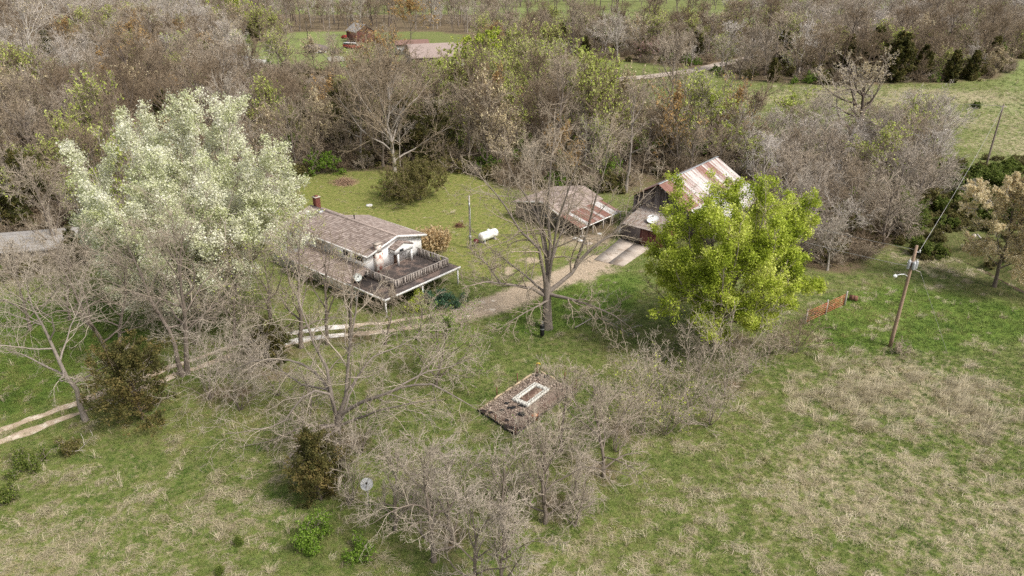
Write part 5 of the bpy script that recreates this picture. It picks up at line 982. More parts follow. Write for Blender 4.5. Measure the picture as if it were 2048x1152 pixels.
# ------------------------------------------------------------ neighbouring place far behind
def gable_house(name, loc, rz, L, W, ze, zr, wallm, roofm, label, cat, windows=0, over=.4):
    e = empty(name, loc, label, cat, None, rz); w = MB(); w.box(0, L, -W / 2, W / 2, -1.5, ze - .03)
    for x in (0, L): w.tri((x, -W / 2, ze - .03), (x, W / 2, ze - .03), (x, 0, zr - .15))
    w.build('wall', wallm, e); r = MB(); rng = random.Random(len(label))
    for s_ in (-1, 1):
        roof_slope(r, (-over, s_ * (W / 2 + over), ze), (L + over, s_ * (W / 2 + over), ze), (-over, 0, zr), (L + over, 0, zr), .5, 1.0, rng); r.slab((-over, s_ * (W / 2 + over), ze - .02), (L + over, s_ * (W / 2 + over), ze - .02), (L + over, 0, zr - .02), (-over, 0, zr - .02), .15, .2)
    r.build('roof', roofm, e)
    for k in range(windows):
        x = L * (k + .5) / windows; f = MB().box(x - .6, x + .6, -W / 2 - .06, -W / 2 - .002, 1.1, 2.4).build('window', TRIM, e); MB().box(x - .42, x + .42, -W / 2 - .09, -W / 2 - .062, 1.25, 2.25).build('pane', GLASS, f)
    return e
q = G(792, 108); gable_house('neighbour_house', q, math.radians(15), 11.5, 6, 3.6, 4.9, simple('pale_grey_wall', (.42, .40, .37)), simple('brown_red_roof', (.26, .16, .13), (.20, .12, .10)), 'far low house with a row of white-framed windows behind the orange budding tree', 'house', 6)
q = G(818, 130); gable_house('neighbour_garage', q, math.radians(18), 20, 14, 2.7, 6.2, simple('tan_wall', (.34, .28, .24)), simple('tan_shingle', (.37, .295, .265), (.30, .235, .21), 3), 'far wide building with big tan shingle roof left of the vivid lime tree', 'house')
q = G(712, 82); gable_house('red_barn', q, math.radians(-52), 9, 8, 4.2, 7.0, REDWOOD, GREYROOF, 'far dark red barn with grey roof above the white-topped bus', 'barn')
q = G(8, 520); gable_house('left_shed', q, math.radians(14), 9, 6.5, 2.3, 3.6, simple('grey_wall', (.30, .27, .25)), GREYROOF, 'low shed with grey roof under the bare trees at the left edge', 'shed')
def car(name, loc, rz, m, label, L=4.6, Wd=1.8, roofm=None, van=False, cat='car'):
    e = empty(name, loc, label, cat, None, rz); mb = MB(); prof = [(-L / 2, .35), (-L / 2, .85), (-L / 2 + .15, .95), (L / 2 - 1.2, .95), (L / 2 - .1, .8), (L / 2, .6), (L / 2, .35)]
    if van: prof = [(-L / 2, .4), (-L / 2, 1.45), (L / 2 - .5, 1.45), (L / 2, 1.1), (L / 2, .4)]
    n = len(prof)
    for s_ in (-1, 1): mb.v += [(x, s_ * Wd / 2, z_) for x, z_ in prof]
    for i in range(n): mb.q.append((i, (i + 1) % n, n + (i + 1) % n, n + i)); mb.tone.append(.5)
    mb.v += [(0, -Wd / 2, .6), (0, Wd / 2, .6)]
    for i in range(n): mb.t += [((i + 1) % n, i, 2 * n), (n + i, n + (i + 1) % n, 2 * n + 1)]; mb.tt += [.5, .5]
    mb.build('body', m, e); c = MB(); z0, z1 = (1.45, 2.2) if van else (.95, 1.45); x0, x1 = (-L / 2 + .02, L / 2 - .6) if van else (-L * .36, L * .2)
    c.hexa([(x0, -Wd * .47, z0), (x1, -Wd * .47, z0), (x1, Wd * .47, z0), (x0, Wd * .47, z0), (x0 + .25, -Wd * .42, z1), (x1 - .45, -Wd * .42, z1), (x1 - .45, Wd * .42, z1), (x0 + .25, Wd * .42, z1)]); cb = c.build('cabin', roofm or m, e)
    k = 5 if van else 2
    for i in range(k):
        for s_ in (-1, 1):
            a = x0 + .35 + (x1 - x0 - .9) * i / k; MB().hexa([(a, s_ * Wd * .465 + s_ * .012, z0 + .08), (a + (x1 - x0 - .9) / k - .14, s_ * Wd * .465 + s_ * .012, z0 + .08), (a + (x1 - x0 - .9) / k - .14, s_ * Wd * .44, z0 + .08), (a, s_ * Wd * .44, z0 + .08), (a, s_ * Wd * .44 + s_ * .012, z1 - .15), (a + (x1 - x0 - .9) / k - .14, s_ * Wd * .44 + s_ * .012, z1 - .15), (a + (x1 - x0 - .9) / k - .14, s_ * Wd * .40, z1 - .15), (a, s_ * Wd * .40, z1 - .15)]).build('side_window', GLASS, cb)
    for x in (-L * .31, L * .31):
        for s_ in (-1, 1): MB().lathe([(.001, -.1), (.33, -.1), (.35, 0), (.33, .1), (.001, .1)], 12, (0, 1, 0), (x, s_ * (Wd / 2 - .08), .33)).build('wheel', DARK, e)
    return e
car('old_bus', G(706, 98), math.radians(-25), REDPAINT, 'far white-topped red bus with a row of dark windows by the orange budding tree', 7.5, 2.3, WHITEM, True, 'bus')
car('red_car', G(693, 78), math.radians(-30), REDPAINT, 'far red car parked before the dark red barn')
car('white_car', G(1062, 158), math.radians(8), WHITEM, 'far white car parked right of the vivid lime tree'); car('silver_car', G(1035, 150), math.radians(5), METAL, 'far pale car half hidden beside the vivid lime tree')
car('dark_truck', G(678, 107), math.radians(15), simple('dark_grey_paint', (.06, .055, .055), None, 3, .5), 'far dark derelict truck left of the orange budding tree', 5.0)
e = empty('junk_pile', G(635, 106), 'far heap of grey rubble and white scraps on the clearing', 'junk pile'); lo = lump('rubble', (0, 0, 0), 4.4, 2.6, 1.6, simple('grey_rubble', (.20, .16, .145), (.11, .09, .085), 1.5), rj, '', ''); lo.parent = e; del lo['label']; del lo['category']
for k in range(16):
    o = lump('scrap', (rj.uniform(-2.5, 4), rj.uniform(-2.2, 0), rj.uniform(0, 1.6)), rj.uniform(.3, .8), .4, rj.uniform(.2, .4), rj.choice([WHITEM, WHITEM, DARK, METAL]), rj, '', ''); o.parent = e; del o['label']; del o['category']
def tarp_boat(loc, rz, L, Wd, h_, label, m):
    e = empty('covered_boat', loc, label, 'boat', None, rz); mb = MB(); k = 10; rows = [(-1, .55), (-.7, .95), (-.2, 1), (.3, .95), (.75, .6), (1, .12)]
    for x, w_ in rows:
        for j in range(k + 1): a = math.pi * j / k; mb.v.append((x * L / 2, w_ * Wd / 2 * math.cos(a), .35 + h_ * (.55 + .45 * w_) * math.sin(a) * rj.uniform(.86, 1.08)))
    for i in range(len(rows) - 1):
        for j in range(k): a = i * (k + 1) + j; mb.q.append((a, a + 1, a + k + 2, a + k + 1)); mb.tone.append(.5)
    mb.build('cover', m, e); MB().hexa([(-L * .45, -Wd * .35, .0), (L * .3, -Wd * .35, .0), (L * .3, Wd * .35, .0), (-L * .45, Wd * .35, .0), (-L * .49, -Wd * .48, .55), (L * .42, -Wd * .35, .55), (L * .42, Wd * .35, .55), (-L * .49, Wd * .48, .55)]).build('hull', METAL, e); return e
tarp_boat(G(516, 132), math.radians(10), 8.5, 3.4, 1.9, 'far boat under a wrinkled pale grey tarp at the clearing edge', TARP); tarp_boat(G(674, 124), math.radians(20), 6, 3.0, 1.5, 'far rounded grey tarp-covered boat below the dark truck', simple('olive_grey_tarp', (.36, .34, .29)))
e = empty('blue_trailer', G(488, 125), 'far small grey-blue trailer left of the tarp-covered boat', 'trailer'); MB().box(-1.4, 1.4, -1.0, 1.0, .5, 2.1).build('trailer_box', simple('grey_blue', (.32, .36, .40)), e)
for x in (-.5, .5):
    for y in (-.9, .9): MB().lathe([(.001, -.1), (.3, -.1), (.3, .1), (.001, .1)], 10, (0, 1, 0), (x, y, .3)).build('wheel', DARK, e)
ra = G(1150, 183); rb_ = G(1192, 172); e = empty('bridge_rail', ra, 'far pale concrete bridge rail beside the gravel road', 'bridge rail'); dv = rb_ - ra
MB().bar((0, 0, 1.0), tuple(dv + np.array((0, 0, 1.0))), .35, .35).build('rail_beam', CONC, e); MB().bar((0, 0, -.5), tuple(dv + np.array((0, 0, -.5))), .3, 2.2).build('parapet_wall', CONC, e)
for k in range(5): p_ = dv * k / 4; MB().box(p_[0] - .16, p_[0] + .16, p_[1] - .2, p_[1] + .2, -.4, .85).build('rail_post', CONC, e)
for (u_, v_), lb, nm, ct, m_ in (((948, 82), 'far white propane tank left of the vivid lime tree top', 'propane_tank', 'tank', WHITEM), ((925, 142), 'far white drum below the big tan roof', 'white_drum', 'drum', WHITEM)):
    tag(MB().lathe([(.001, -1.3), (.5, -1.2), (.6, -.9), (.6, .9), (.5, 1.2), (.001, 1.3)] if nm == 'propane_tank' else [(.001, 0), (1.0, 0), (1.1, 1.5), (.7, 2.2), (.001, 2.3)], 14, (1, .1, 0) if nm == 'propane_tank' else None, (0, 0, .7) if nm == 'propane_tank' else (0, 0, 0)).build(nm, m_, None, True, G(u_, v_)), lb, ct)

# ------------------------------------------------------------ woods
TPL = {}; MT = (5, 3, 2)
for i in range(5): TPL['bare%d' % i] = gen(400 + i, 11, 8 + (i % 3), tr=.24, fork=(.12, .3, .2, .35, .08)[i], n1=12, el=(35, 82), per=(6, 5, 4), twig_r=.018, wander=.19, mm=MT)[1]
for i in range(2): TPL['tall%d' % i] = gen(420 + i, 15, 8, tr=.3, fork=.4, n1=12, el=(30, 80), per=(6, 5, 4), twig_r=.02, wander=.2, mm=MT)[1]
for i in range(2): TPL['shrub%d' % i] = gen(440 + i, 5, 6, stems=11, tr=.05, el=(35, 85), per=(7, 6, 4), twig_r=.018, up=.03, mm=MT)[1]
for i, (lm, kk, sz_) in enumerate(((PALELIME, .35, .15), (ORANGE, .35, .15), (BUFF, .3, .14))):
    T, pr = gen(450 + i, 10, 8, tr=.16, fork=.15, n1=13, el=(35, 80), per=(8, 6, 4), twig_r=.02, mm=MT); pr.append(('foliage', T.leaves(2, sz_, .12, 'foliage', lm, keep=kk))); TPL[('palelime', 'orange', 'buff')[i]] = pr
for i in range(2): TPL['cedar%d' % i] = cedar(460 + i, 7.5, 4.2, .6, .2)
T, pr = gen(470, 3.0, 3.6, stems=12, tr=.03, el=(20, 80), per=(7, 5, 4), twig_r=.014, mm=MT); TPL['tangle'] = pr
T, pr = gen(471, 2.2, 3.0, stems=9, tr=.03, el=(20, 80), per=(6, 5, 3), twig_r=.012, mm=MT); pr.append(('foliage', T.leaves(4, .12, .1, 'foliage', BRAMBLE, keep=.8))); TPL['leafy'] = pr
T, pr = gen(473, 2.4, 3.0, stems=9, tr=.03, el=(20, 80), per=(6, 5, 3), twig_r=.012, mm=MT); pr.append(('foliage', T.leaves(5, .11, .12, 'foliage', GREEN, keep=.7))); TPL['greenbush'] = pr
T, pr = gen(472, 9, 7, tr=.15, fork=.4, n1=11, el=(25, 78), per=(8, 6, 4), twig_r=.02, bark=WHITEBARK, mm=MT); TPL['pale'] = pr
LB = {'bare': ('bare_tree', 'bare grey-brown tree in the dense woods behind the yard', 'bare trees of the woods'), 'tall': ('tall_tree', 'tall straight bare tree in the woods behind the yard', 'tall bare trees of the woods'), 'shrub': ('bare_shrub', 'bare understorey shrub in the woods behind the yard', 'bare shrubs of the woods'), 'palelime': ('budding_tree', 'pale green budding tree in the woods behind the yard', 'pale green budding trees of the woods'),
      'orange': ('orange_tree', 'tree with orange-brown buds in the woods behind the yard', 'orange budding trees of the woods'), 'buff': ('buff_tree', 'tree with buff buds in the woods behind the yard', 'buff budding trees of the woods'), 'cedar': ('cedar_tree', 'dark cedar in the woods behind the yard', 'cedars of the woods'), 'pale': ('pale_trunk_tree', 'slim pale-trunked bare tree in the woods behind the yard', 'pale-trunked trees of the woods')}
rw = np.random.RandomState(77)
NOGO = [(G(u, v)[:2], r_) for u, v, r_ in ((790, 345, 3), (757, 190, 3), (965, 205, 3), (1716, 292, 9), (1425, 325, 4), (706, 98, 9), (712, 82, 9), (635, 106, 8), (516, 132, 7), (674, 124, 7), (1062, 158, 6), (8, 520, 6), (60, 500, 5), (1300, 380, 4))]
def free(x, y):
    if abs(float(seg_dist(x, y, ROADL))) < 4.2: return False
    for c in CLEAR[:3]:
        if in_poly(x, y, c) and rw.rand() < .94: return False
    for (c, r_) in NOGO:
        if math.hypot(x - c[0], y - c[1]) < r_: return False
    # keep the buildings clear
    for (ex, ey, ang_, x0, x1, y0, y1) in ((HO[0], HO[1], HR, -2, 13, -2, 24), (ssx, ssy, SR, -1, 10.5, -8, 6.6), (bx, by, BR, -6, 18.5, -9, 5.3), (*G(838, 128)[:2], .38, -3, 19, -11, 10), (*G(792, 108)[:2], .26, -1, 13, -9, 4)):
        dx, dy = x - ex, y - ey; r_ = dx * math.cos(ang_) + dy * math.sin(ang_); s_ = -dx * math.sin(ang_) + dy * math.cos(ang_)
        if x0 < r_ < x1 and y0 < s_ < y1: return False
    return True
def inside(x, y): return any(in_poly(x, y, p_) for p_ in WOOD_POLYS) or in_poly(x, y, FAR_POLY)
cand = []; yy = 84.0
while yy < 420:
    st = 5.5 + max(0, yy - 120) * .010; xx = -(yy * .78 + 26)
    while xx < yy * .80 + 30:
        x = xx + rw.uniform(-.45, .45) * st; y = yy + rw.uniform(-.45, .45) * st
        ub = 1024 + F * x / (y * math.cos(PITCH) + H * math.sin(PITCH))
        if y > 325 and 540 < ub < 1620 and rw.rand() < .3: xx += st; continue
        if inside(x, y) and free(x, y): cand.append((x, y))
        xx += st
    yy += st
cand.sort(key=lambda c: c[1]); kinds = []
LIMEZ = pp((760, 270), (800, 110), (1110, 120), (1240, 200), (1240, 300), (1000, 320)); LOWP = pp((470, 225), (470, 140), (560, 150), (780, 150), (930, 130), (960, 215)); LOWR = pp((1060, 200), (1150, 170), (1240, 215), (1480, 260), (1480, 300), (1100, 270))
LOWQ = pp((470, 215), (470, 275), (950, 275), (950, 215))
def kind_at(x, y):
    if in_poly(x, y, LOWQ): return 'shrub%d' % rw.randint(2) if rw.rand() < .5 else ('palelime' if x > P(740, 240)[0] else 'bare%d' % rw.randint(5))
    if in_poly(x, y, LOWP) or in_poly(x, y, LOWR): return 'shrub%d' % rw.randint(2)
    r_ = rw.rand()
    if in_poly(x, y, LIMEZ) and r_ < .38: return 'palelime'
    r_ = rw.rand(); g = float(fbm(x + 700, y + 300, 22, 3))
    if y > 325: return 'tall%d' % rw.randint(2) if r_ < .6 else 'bare%d' % rw.randint(5)
    if in_poly(x, y, FAR_POLY): return 'cedar%d' % rw.randint(2) if r_ < .10 else 'tall%d' % rw.randint(2) if r_ < .38 else 'palelime' if r_ < .46 else 'buff' if r_ < .52 else 'bare%d' % rw.randint(5)
    if g > .60: return 'cedar%d' % rw.randint(2) if r_ < .22 else 'buff' if r_ < .36 else 'bare%d' % rw.randint(5)
    if g < .40: return 'palelime' if r_ < .30 else 'orange' if r_ < .38 else 'bare%d' % rw.randint(5)
    return 'buff' if r_ < .08 else 'orange' if r_ < .14 else 'palelime' if r_ < .24 else 'pale' if r_ < .30 else 'cedar%d' % rw.randint(2) if r_ < .34 else 'shrub%d' % rw.randint(2) if r_ < .40 else 'tall%d' % rw.randint(2) if r_ < .50 else 'bare%d' % rw.randint(5)
inview = lambda x, y: abs(x) < .74 * y + 8
rest = []; nb = 0
LANDM = [('the white blossom tree', 372, 540), ('the house', 760, 440), ('the brush pile', 690, 360), ('the bramble mound', 840, 370), ('the fanned bare tree', 790, 300), ('the shed', 1120, 380), ('the barn', 1400, 330), ('the pale green round tree', 1425, 290), ('the tan roof', 860, 135), ('the vivid lime tree', 965, 190), ('the bridge rail', 1170, 180), ('the covered boat', 516, 132), ('the junk pile', 635, 110), ('the orange-tipped tree', 235, 160), ('the pink redbud', 205, 225), ('the left grey roof', 30, 490), ('the dark left cedar', 65, 420), ('the green bush', 545, 230), ('the far orange tree', 822, 85), ('the far gravel road', 1480, 125), ('the small oak-side tree', 1590, 290), ('the left sycamores', 300, 110), ('the top left corner', 60, 60), ('the dark far cedars', 1740, 160), ('the pale far pole', 1043, 105)]
LANDW = [(n_, *P(u_, v_)[:2]) for n_, u_, v_ in LANDM]
def wood_label(k, x, y, sc_, tn):
    n_, lx, ly = min(LANDW, key=lambda q_: math.hypot(q_[1] - x, q_[2] - y)); dx, dy = x - lx, y - ly
    rel = ('well ' if math.hypot(dx, dy) > 22 else '') + (('behind' if dy > 0 else 'in front of') if abs(dy) > abs(dx) else ('right of' if dx > 0 else 'left of'))
    size = 'tall ' if sc_ > 1.05 else 'small ' if sc_ < .78 else ''; tone_ = 'dark brown' if tn < .25 else 'brownish' if tn < .42 else 'grey-brown' if tn < .6 else 'pale grey'
    kind = {'bare': tone_ + ' bare tree', 'tall': tone_ + ' straight bare tree', 'shrub': tone_ + ' shrub', 'palelime': 'pale green budding tree', 'orange': 'orange-brown budding tree', 'buff': 'buff budding tree', 'cedar': 'dark cedar', 'pale': 'white-trunked bare tree'}[k.rstrip('0123456789')]
    return size + kind + ' ' + rel + ' ' + n_
for x, y in cand:
    k = kind_at(x, y); z_ = float(hgt(x, y)); sc_ = rw.uniform(.55, 1.3) * (1.0 if y > 118 else .85); sc_ = sc_ * (.62 if in_poly(x, y, LOWQ) else .8 if k[:5] == 'shrub' and y > 150 else 1); tn = np.clip((.30 if in_poly(x, y, FAR_POLY) else .40) + (float(fbm(x + 90, y + 20, 26, 3)) - .5) * 2.2 + rw.normal(0, .16), 0, 1)
    if nb < 265 and inview(x, y):
        nm, lb, gr = LB[k.rstrip('0123456789')]; lb = wood_label(k, x, y, sc_, tn)
        place(nm, TPL[k], (x, y, z_), rw.uniform(0, 6.28), sc_, lb, 'tree' if 'shrub' not in nm else 'shrub', gr, tn, np.clip(.3 + tn * .6 + rw.normal(0, .2), 0, 1), (rw.normal(0, .05), rw.normal(0, .05))).scale = (sc_ * .88, sc_ * .88, sc_ * (1.2 if 'shrub' not in k else 1)); nb += 1
    else: rest.append((x, y, z_, sc_, tn, k))
def number_same(prefix):
    """things whose look and neighbour agree are told apart by their order from the left"""
    same = {}
    for o in COL.objects:
        if o.parent is None and o.get('group', '').endswith(prefix): same.setdefault(o['label'], []).append(o)
    W_ = ['first', 'second', 'third', 'fourth', 'fifth', 'sixth', 'seventh', 'eighth', 'ninth', 'tenth', 'eleventh', 'twelfth', 'thirteenth', 'fourteenth', 'fifteenth', 'sixteenth', 'seventeenth', 'eighteenth', 'nineteenth', 'twentieth']
    for lb_, L_ in same.items():
        if len(L_) > 1:
            L_.sort(key=lambda o: o.location.x / o.location.y)
            for w_, o in zip(W_, L_): o['label'] = lb_ + ', ' + w_ + ' from the left'
number_same('of the woods')
# bare thicket right of the barn
xs = [p_[0] for p_ in THICKET]; ys = [p_[1] for p_ in THICKET]; tx = []
y = min(ys)
while y < max(ys):
    x = min(xs)
    while x < max(xs):
        px, py = x + rw.uniform(-1.3, 1.3), y + rw.uniform(-1.3, 1.3)
        if in_poly(px, py, THICKET) and free(px, py) and float(seg_dist(px, py, CREEK)) > 1.5: tx.append((px, py))
        x += 4.1
    y += 4.1
TM = [('the barn roof end', 1480, 345), ('the lime green tree', 1560, 470), ('the round-crowned oak', 1716, 292), ('the small yellow-green tree', 1590, 300), ('the creek head bush', 1818, 470), ('the red gate', 1650, 560), ('the dark far pole', 1900, 330), ('the middle of the bare thicket', 1690, 420)]
TMW = [(n_, *P(u_, v_)[:2]) for n_, u_, v_ in TM]
def thick_label(x, y, k):
    n_, lx, ly = min(TMW, key=lambda q_: math.hypot(q_[1] - x, q_[2] - y)); dx, dy = x - lx, y - ly
    return ('greenish tree ' if k[0] == 'p' else 'silvery tree ' if k[0] == 'b' else 'silvery shrub ') + ('at ' if 'middle' in n_ else 'by ') + n_ + ', ' + (('far' if dy > 0 else 'near') if abs(dy) > abs(dx) else ('right' if dx > 0 else 'left')) + ' side'
for i, (x, y) in enumerate(tx):
    k = 'bare%d' % rw.randint(5) if rw.rand() < .66 else 'shrub%d' % rw.randint(2) if rw.rand() < .8 else 'palelime'; place('thicket_tree', TPL[k], (x, y, float(hgt(x, y))), rw.uniform(0, 6.28), rw.uniform(.5, .98) if k[0] != 's' else rw.uniform(.8, 1.3), thick_label(x, y, k), 'tree', 'bare trees of the thicket', np.clip(rw.normal(.66, .2), 0, 1), np.clip(rw.normal(.8, .15), 0, 1))
number_same('of the thicket')
print('thicket', len(tx), 'wood', nb, 'rest', len(rest))

# ------------------------------------------------------------ things past counting: scattered by geometry nodes
def scatter_group(name, objs=None):
    ng = bpy.data.node_groups.new(name, 'GeometryNodeTree'); ng.interface.new_socket('Geometry', in_out='INPUT', socket_type='NodeSocketGeometry'); ng.interface.new_socket('Geometry', in_out='OUTPUT', socket_type='NodeSocketGeometry')
    gi = N(ng, 'NodeGroupInput'); go = N(ng, 'NodeGroupOutput'); ip = N(ng, 'GeometryNodeInstanceOnPoints')
    def attr(nm, dt):
        n = N(ng, 'GeometryNodeInputNamedAttribute', data_type=dt); n.inputs['Name'].default_value = nm; return n.outputs[0]
    sep = N(ng, 'GeometryNodeSeparateGeometry', domain='POINT'); ng.links.new(gi.outputs[0], sep.inputs[0]); ng.links.new(attr('tmpl', 'BOOLEAN'), sep.inputs['Selection'])
    ng.links.new(sep.outputs['Inverted'], ip.inputs['Points']); ng.links.new(attr('rot', 'FLOAT_VECTOR'), ip.inputs['Rotation']); ng.links.new(attr('scl', 'FLOAT'), ip.inputs['Scale'])
    ng.links.new(sep.outputs['Selection'], ip.inputs['Instance'])
    ng.links.new(ip.outputs[0], go.inputs[0]); return ng
SCAT = scatter_group('scatter')
def scatter(name, tmpl, mats, pts, rot, scl, tint, label, cat):
    """one object: its own template faces plus loose points that carry copies of them. tmpl = list of (verts, quads, material index)"""
    vs_ = []; qs = []; ts = []; mq = []; mt = []; off = 0
    for v, q, m_ in tmpl:
        q = np.asarray(q) + off; off += len(v); vs_.append(v)
        (qs if q.shape[1] == 4 else ts).append(q); (mq if q.shape[1] == 4 else mt).extend([m_] * len(q))
    mi = mq + mt; nT = off; pts = np.asarray(pts, np.float32); me = mesh_np(name, np.concatenate(vs_ + [pts]), np.concatenate(qs) if qs else None, np.concatenate(ts) if ts else None, mats); me.polygons.foreach_set('material_index', np.array(mi, np.int32))
    n = nT + len(pts); a = me.attributes.new('tmpl', 'BOOLEAN', 'POINT'); b_ = np.zeros(n, bool); b_[:nT] = True; a.data.foreach_set('value', b_)
    full = lambda x, w: np.concatenate([np.zeros((nT, w) if w > 1 else nT), x]).astype(np.float32)
    a = me.attributes.new('rot', 'FLOAT_VECTOR', 'POINT'); a.data.foreach_set('vector', full(rot, 3).ravel()); a = me.attributes.new('scl', 'FLOAT', 'POINT'); a.data.foreach_set('value', full(scl, 1)); a = me.attributes.new('tint', 'FLOAT', 'POINT'); a.data.foreach_set('value', full(tint, 1))
    tone = me.attributes.new('tone', 'FLOAT', 'FACE'); tone.data.foreach_set('value', np.random.RandomState(1).rand(len(mi)).astype(np.float32))
    o = link(name, me); md = o.modifiers.new('scatter', 'NODES'); md.node_group = SCAT; o['kind'] = 'stuff'; o['label'] = label; o['category'] = cat; return o
def tmpl_of(parts):
    out = []; mats = []
    for nm, me in parts:
        if me is None: continue
        v = np.empty(len(me.vertices) * 3, np.float32); me.vertices.foreach_get('co', v); q = np.empty(len(me.loops), np.int32); me.loops.foreach_get('vertex_index', q); out.append((v.reshape(-1, 3), q.reshape(-1, me.polygons[0].loop_total), len(mats))); mats.append(me.materials[0])
    return out, mats
groups = {}
for r_ in rest: groups.setdefault(r_[5] if r_[5][:4] in ('ceda', 'oran', 'pale') else r_[5][:4] + ('0' if r_[5][:4] in ('bare', 'tall') else ''), []).append(r_)
# a last belt of woods to the horizon
for _ in range(5200):
    y = rw.uniform(420, 1500); x = rw.uniform(-1, 1) * (y * .85 + 40); f_ = float(fbm(x, y, 120, 2))
    ub = 1024 + F * x / (y * math.cos(PITCH) + H * math.sin(PITCH))
    if 540 < ub < 1620 and (rw.rand() < .4 or y < 430): continue
    if f_ > .45 or y < 520: groups.setdefault('bare1' if rw.rand() < .7 else 'tall0', []).append((x, y, float(hgt(x, y)), rw.uniform(.9, 1.4), np.clip(rw.normal(.4, .15), 0, 1), 'x'))
mapk = {'bare0': 'bare2', 'tall0': 'tall1', 'shru': 'shrub1', 'bare1': 'bare1', 'buff': 'buff'}
for k, L_ in groups.items():
    key = mapk.get(k, k); key = key if key in TPL else 'bare3'; tm, ms = tmpl_of(TPL[key]); A = np.array([(a[0], a[1], a[2]) for a in L_]); n = len(L_)
    scatter('far_woods', tm, ms, A, np.column_stack([rw.normal(0, .05, (n, 2)), rw.uniform(0, 6.28, n)]), np.array([a[3] for a in L_]), np.array([a[4] for a in L_]), 'far %s woods reading as one mass behind the nearer trees' % {'cedar': 'dark cedar', 'orang': 'orange budding', 'palel': 'pale green', 'pale': 'pale-trunked', 'buff': 'buff budding', 'tall0': 'tall bare', 'shru': 'shrubby'}.get(k[:5], 'bare grey'), 'woods')
def grid_pts(y0, y1, st, test):
    out = []; y = y0
    while y < y1:
        s_ = st(y); w = y * .78 + 10; n = int(2 * w / s_); x = -w + (np.arange(n) + rw.rand(n)) * s_; out.append(np.column_stack([x, y + rw.uniform(-.5, .5, n) * s_])); y += s_
    a = np.concatenate(out); return a[test(a[:, 0], a[:, 1])]
allw = lambda x, y: np.logical_or.reduce([in_poly(x, y, p_) for p_ in WOOD_POLYS + [FAR_POLY, THICKET]])
clr = lambda x, y: ~(np.logical_or.reduce([in_poly(x, y, c) for c in CLEAR]) | (seg_dist(x, y, ROADL) < 3.4))
u = grid_pts(70, 330, lambda y: 2.6 + max(0, y - 120) * .012, lambda x, y: allw(x, y) & clr(x, y)); u = u[[free(*p_) for p_ in u]]; sel = rw.rand(len(u))
def tri3(u): return np.column_stack([u, hgt(u[:, 0], u[:, 1])])
for key, msk, lb in (('tangle', (sel < .55), 'brown tangle of bare undergrowth on the floor of the woods'), ('leafy', (sel >= .55) & (sel < .72), 'olive leafy undergrowth on the floor of the woods'), ('greenbush', (sel >= .72) & (sel < .90) & (fbm(u[:, 0], u[:, 1], 12, 2) > .5), 'green leafy undergrowth in patches on the floor of the woods')):
    tm, ms = tmpl_of(TPL[key]); a = u[msk]; n = len(a); scatter('undergrowth', tm, ms, tri3(a), np.column_stack([np.zeros((n, 2)), rw.uniform(0, 6.28, n)]), rw.uniform(.6, 1.3, n), np.clip(rw.normal(.35, .2, n), 0, 1), lb, 'undergrowth')
bk = grid_pts(84, 132, lambda y: 1.5, lambda x, y: (in_poly(x, y, BANK) | (seg_dist(x, y, CREEK) < 6) | in_poly(x, y, pp((1850, 330), (2060, 310), (2100, 500), (1850, 470)))) & (seg_dist(x, y, CREEK) > .9) & (fbm(x, y, 4, 2) > .48)); nbk = len(bk)
tm, ms = tmpl_of(TPL['leafy']); scatter('weeds', tm, ms, tri3(bk), np.column_stack([np.zeros((nbk, 2)), rw.uniform(0, 6.28, nbk)]), rw.uniform(.2, .5, nbk), np.clip(rw.normal(.5, .2, nbk), 0, 1), 'low ragged weeds along the creek bank', 'weeds')
# grass
def blades(rng, n, rad, h0, h1, w, lean, curl):
    az = rng.uniform(0, 6.283, n); r_ = rad * np.sqrt(rng.rand(n)); b_ = np.column_stack([r_ * np.cos(az), r_ * np.sin(az), np.full(n, -.02)]); d = rng.uniform(0, 6.283, n) if lean < .7 else rng.normal(0, .75, n); h_ = rng.uniform(h0, h1, n); ln = rng.normal(lean, .25, n)
    dir_ = np.stack([np.cos(d), np.sin(d), np.zeros(n)], 1); s_ = np.stack([-np.sin(d), np.cos(d), np.zeros(n)], 1) * (w * rng.uniform(.6, 1.3, n))[:, None]; up_ = np.array([0, 0, 1.])
    m1 = b_ + dir_ * (h_ * np.sin(ln) * .5)[:, None] + up_ * (h_ * np.cos(ln) * .55)[:, None]; l2 = ln + curl; t_ = m1 + dir_ * (h_ * np.sin(l2) * .5)[:, None] + up_ * (h_ * np.cos(l2) * .45)[:, None]; t_[:, 2] = np.maximum(t_[:, 2], .02)
    v = np.stack([b_ - s_, b_ + s_, m1 + s_ * .8, m1 - s_ * .8, t_ + s_ * .15, t_ - s_ * .15], 1).reshape(-1, 3); i = np.arange(n)[:, None] * 6; q = np.concatenate([i + np.array([0, 1, 2, 3]), i + np.array([3, 2, 4, 5])]); return v, q
rgp = np.random.RandomState(31)
g = grid_pts(27, 240, lambda y: .44 + max(0, y - 55) * .0075, lambda x, y: np.ones(len(x), bool)); zz = zones(g[:, 0], g[:, 1])
bare = np.maximum.reduce([zz['dirt'], zz['mulch'], np.where(in_poly(g[:, 0], g[:, 1], SLAB), 1, 0)]); dr = seg_dist(g[:, 0], g[:, 1], DRIVE); trk = (np.abs(dr - .92) < .45) & (g[:, 0] < P(880, 640)[0])
ok = (rgp.rand(len(g)) > bare * 1.2) & ~trk & ~(in_poly(g[:, 0], g[:, 1], SLAB)) & (rgp.rand(len(g)) > zz['litter'] * .8)
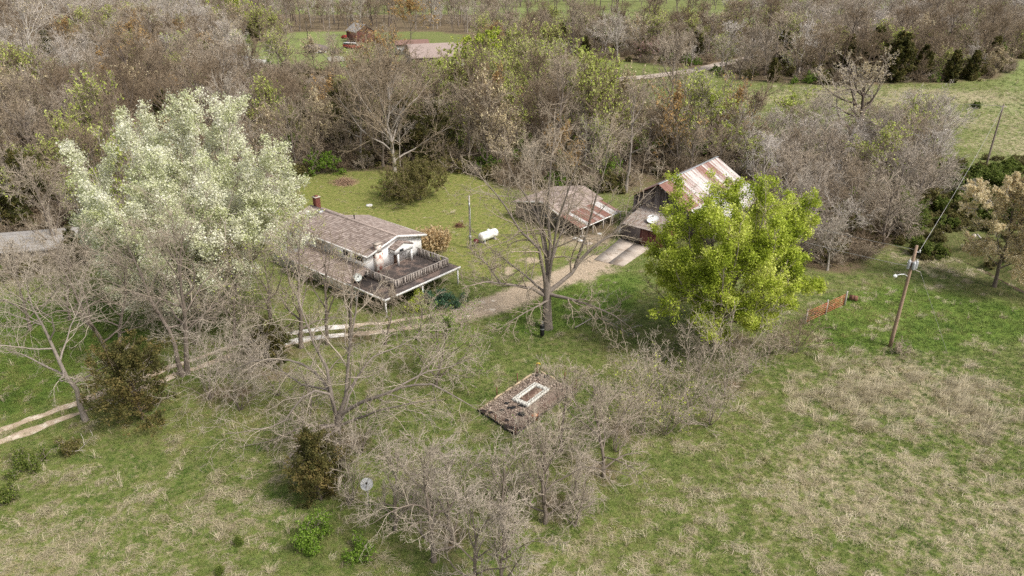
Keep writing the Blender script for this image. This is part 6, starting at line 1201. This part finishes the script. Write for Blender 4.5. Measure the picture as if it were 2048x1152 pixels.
pat = fbm(g[:, 0] + 5, g[:, 1] + 7, 1.3, 3); pat2 = fbm(g[:, 0] + 95, g[:, 1] + 37, 4.5, 2); dry = (zz['straw'] * .85 + (pat - .5) * 2.0 + (pat2 - .5) * .4 + rgp.normal(0, .2, len(g))) > .50; mown = zz['yard'] > .5
isst = dry & ok; isg = ok & ~dry
def put(name, msk, tm, scl, tint, lb, mat_, tilt=.1):
    a = g[msk]; n = len(a); scatter(name, [(tm[0], tm[1], 0)], [mat_], tri3(a), np.column_stack([rgp.normal(0, tilt, (n, 2)), rgp.uniform(0, 6.28, n) if mat_ is GRASS else rgp.normal(-.7, .8, n)]), scl[msk], np.clip(tint[msk], 0, 1), lb, name.replace('_', ' '))
tg = .52 + (pat - .5) * 1.5 - zz['lush'] * .10 + zz['yard'] * .22 + rgp.normal(0, .14, len(g)); fsc = 1 + np.clip(g[:, 1] - 110, 0, 200) * .009; bigp = fbm(g[:, 0] + 410, g[:, 1] + 130, 10, 3) - .5; tg = tg + bigp * .9; sg = fsc * np.where(mown, .45, .85) * rgp.uniform(.6, 1.25, len(g)) * (1 + zz['lush'] * .35)
put('grass', isg, blades(rgp, 46, .42, .10, .30, .012, .45, .5), sg, tg, 'short green grass tufts over the lawns and the field', GRASS)
heavy = poly_mask(g[:, 0], g[:, 1], STRAWP[0], 4) + rgp.normal(0, .25, len(g)) + (pat - .5) > .55; ss_ = fsc * rgp.uniform(.6, 1.2, len(g)) * np.where(g[:, 1] > 110, .75, 1); ts = .5 + rgp.normal(0, .2, len(g))
put('dry_grass', isst & ~heavy, blades(rgp, 44, .38, .25, .6, .011, 1.0, .7), ss_, ts, 'flattened dry straw tufts over the rough field', STRAW)
put('straw_stand', isst & heavy, blades(rgp, 34, .4, .5, 1.15, .014, .75, .6), ss_, ts + .1, 'tall dry straw standing below the light pole', STRAW)
sp = ok & (rgp.rand(len(g)) < .012) & (zz['yard'] < .3); put('straw_sprig', sp, blades(rgp, 14, .12, .5, 1.0, .014, .35, .35), ss_, ts + .25, 'pale single straw sprigs dotted over the grass', STRAW)
number_same('of the far wood'); number_same('on the far slope')
print('grass', isg.sum(), isst.sum())
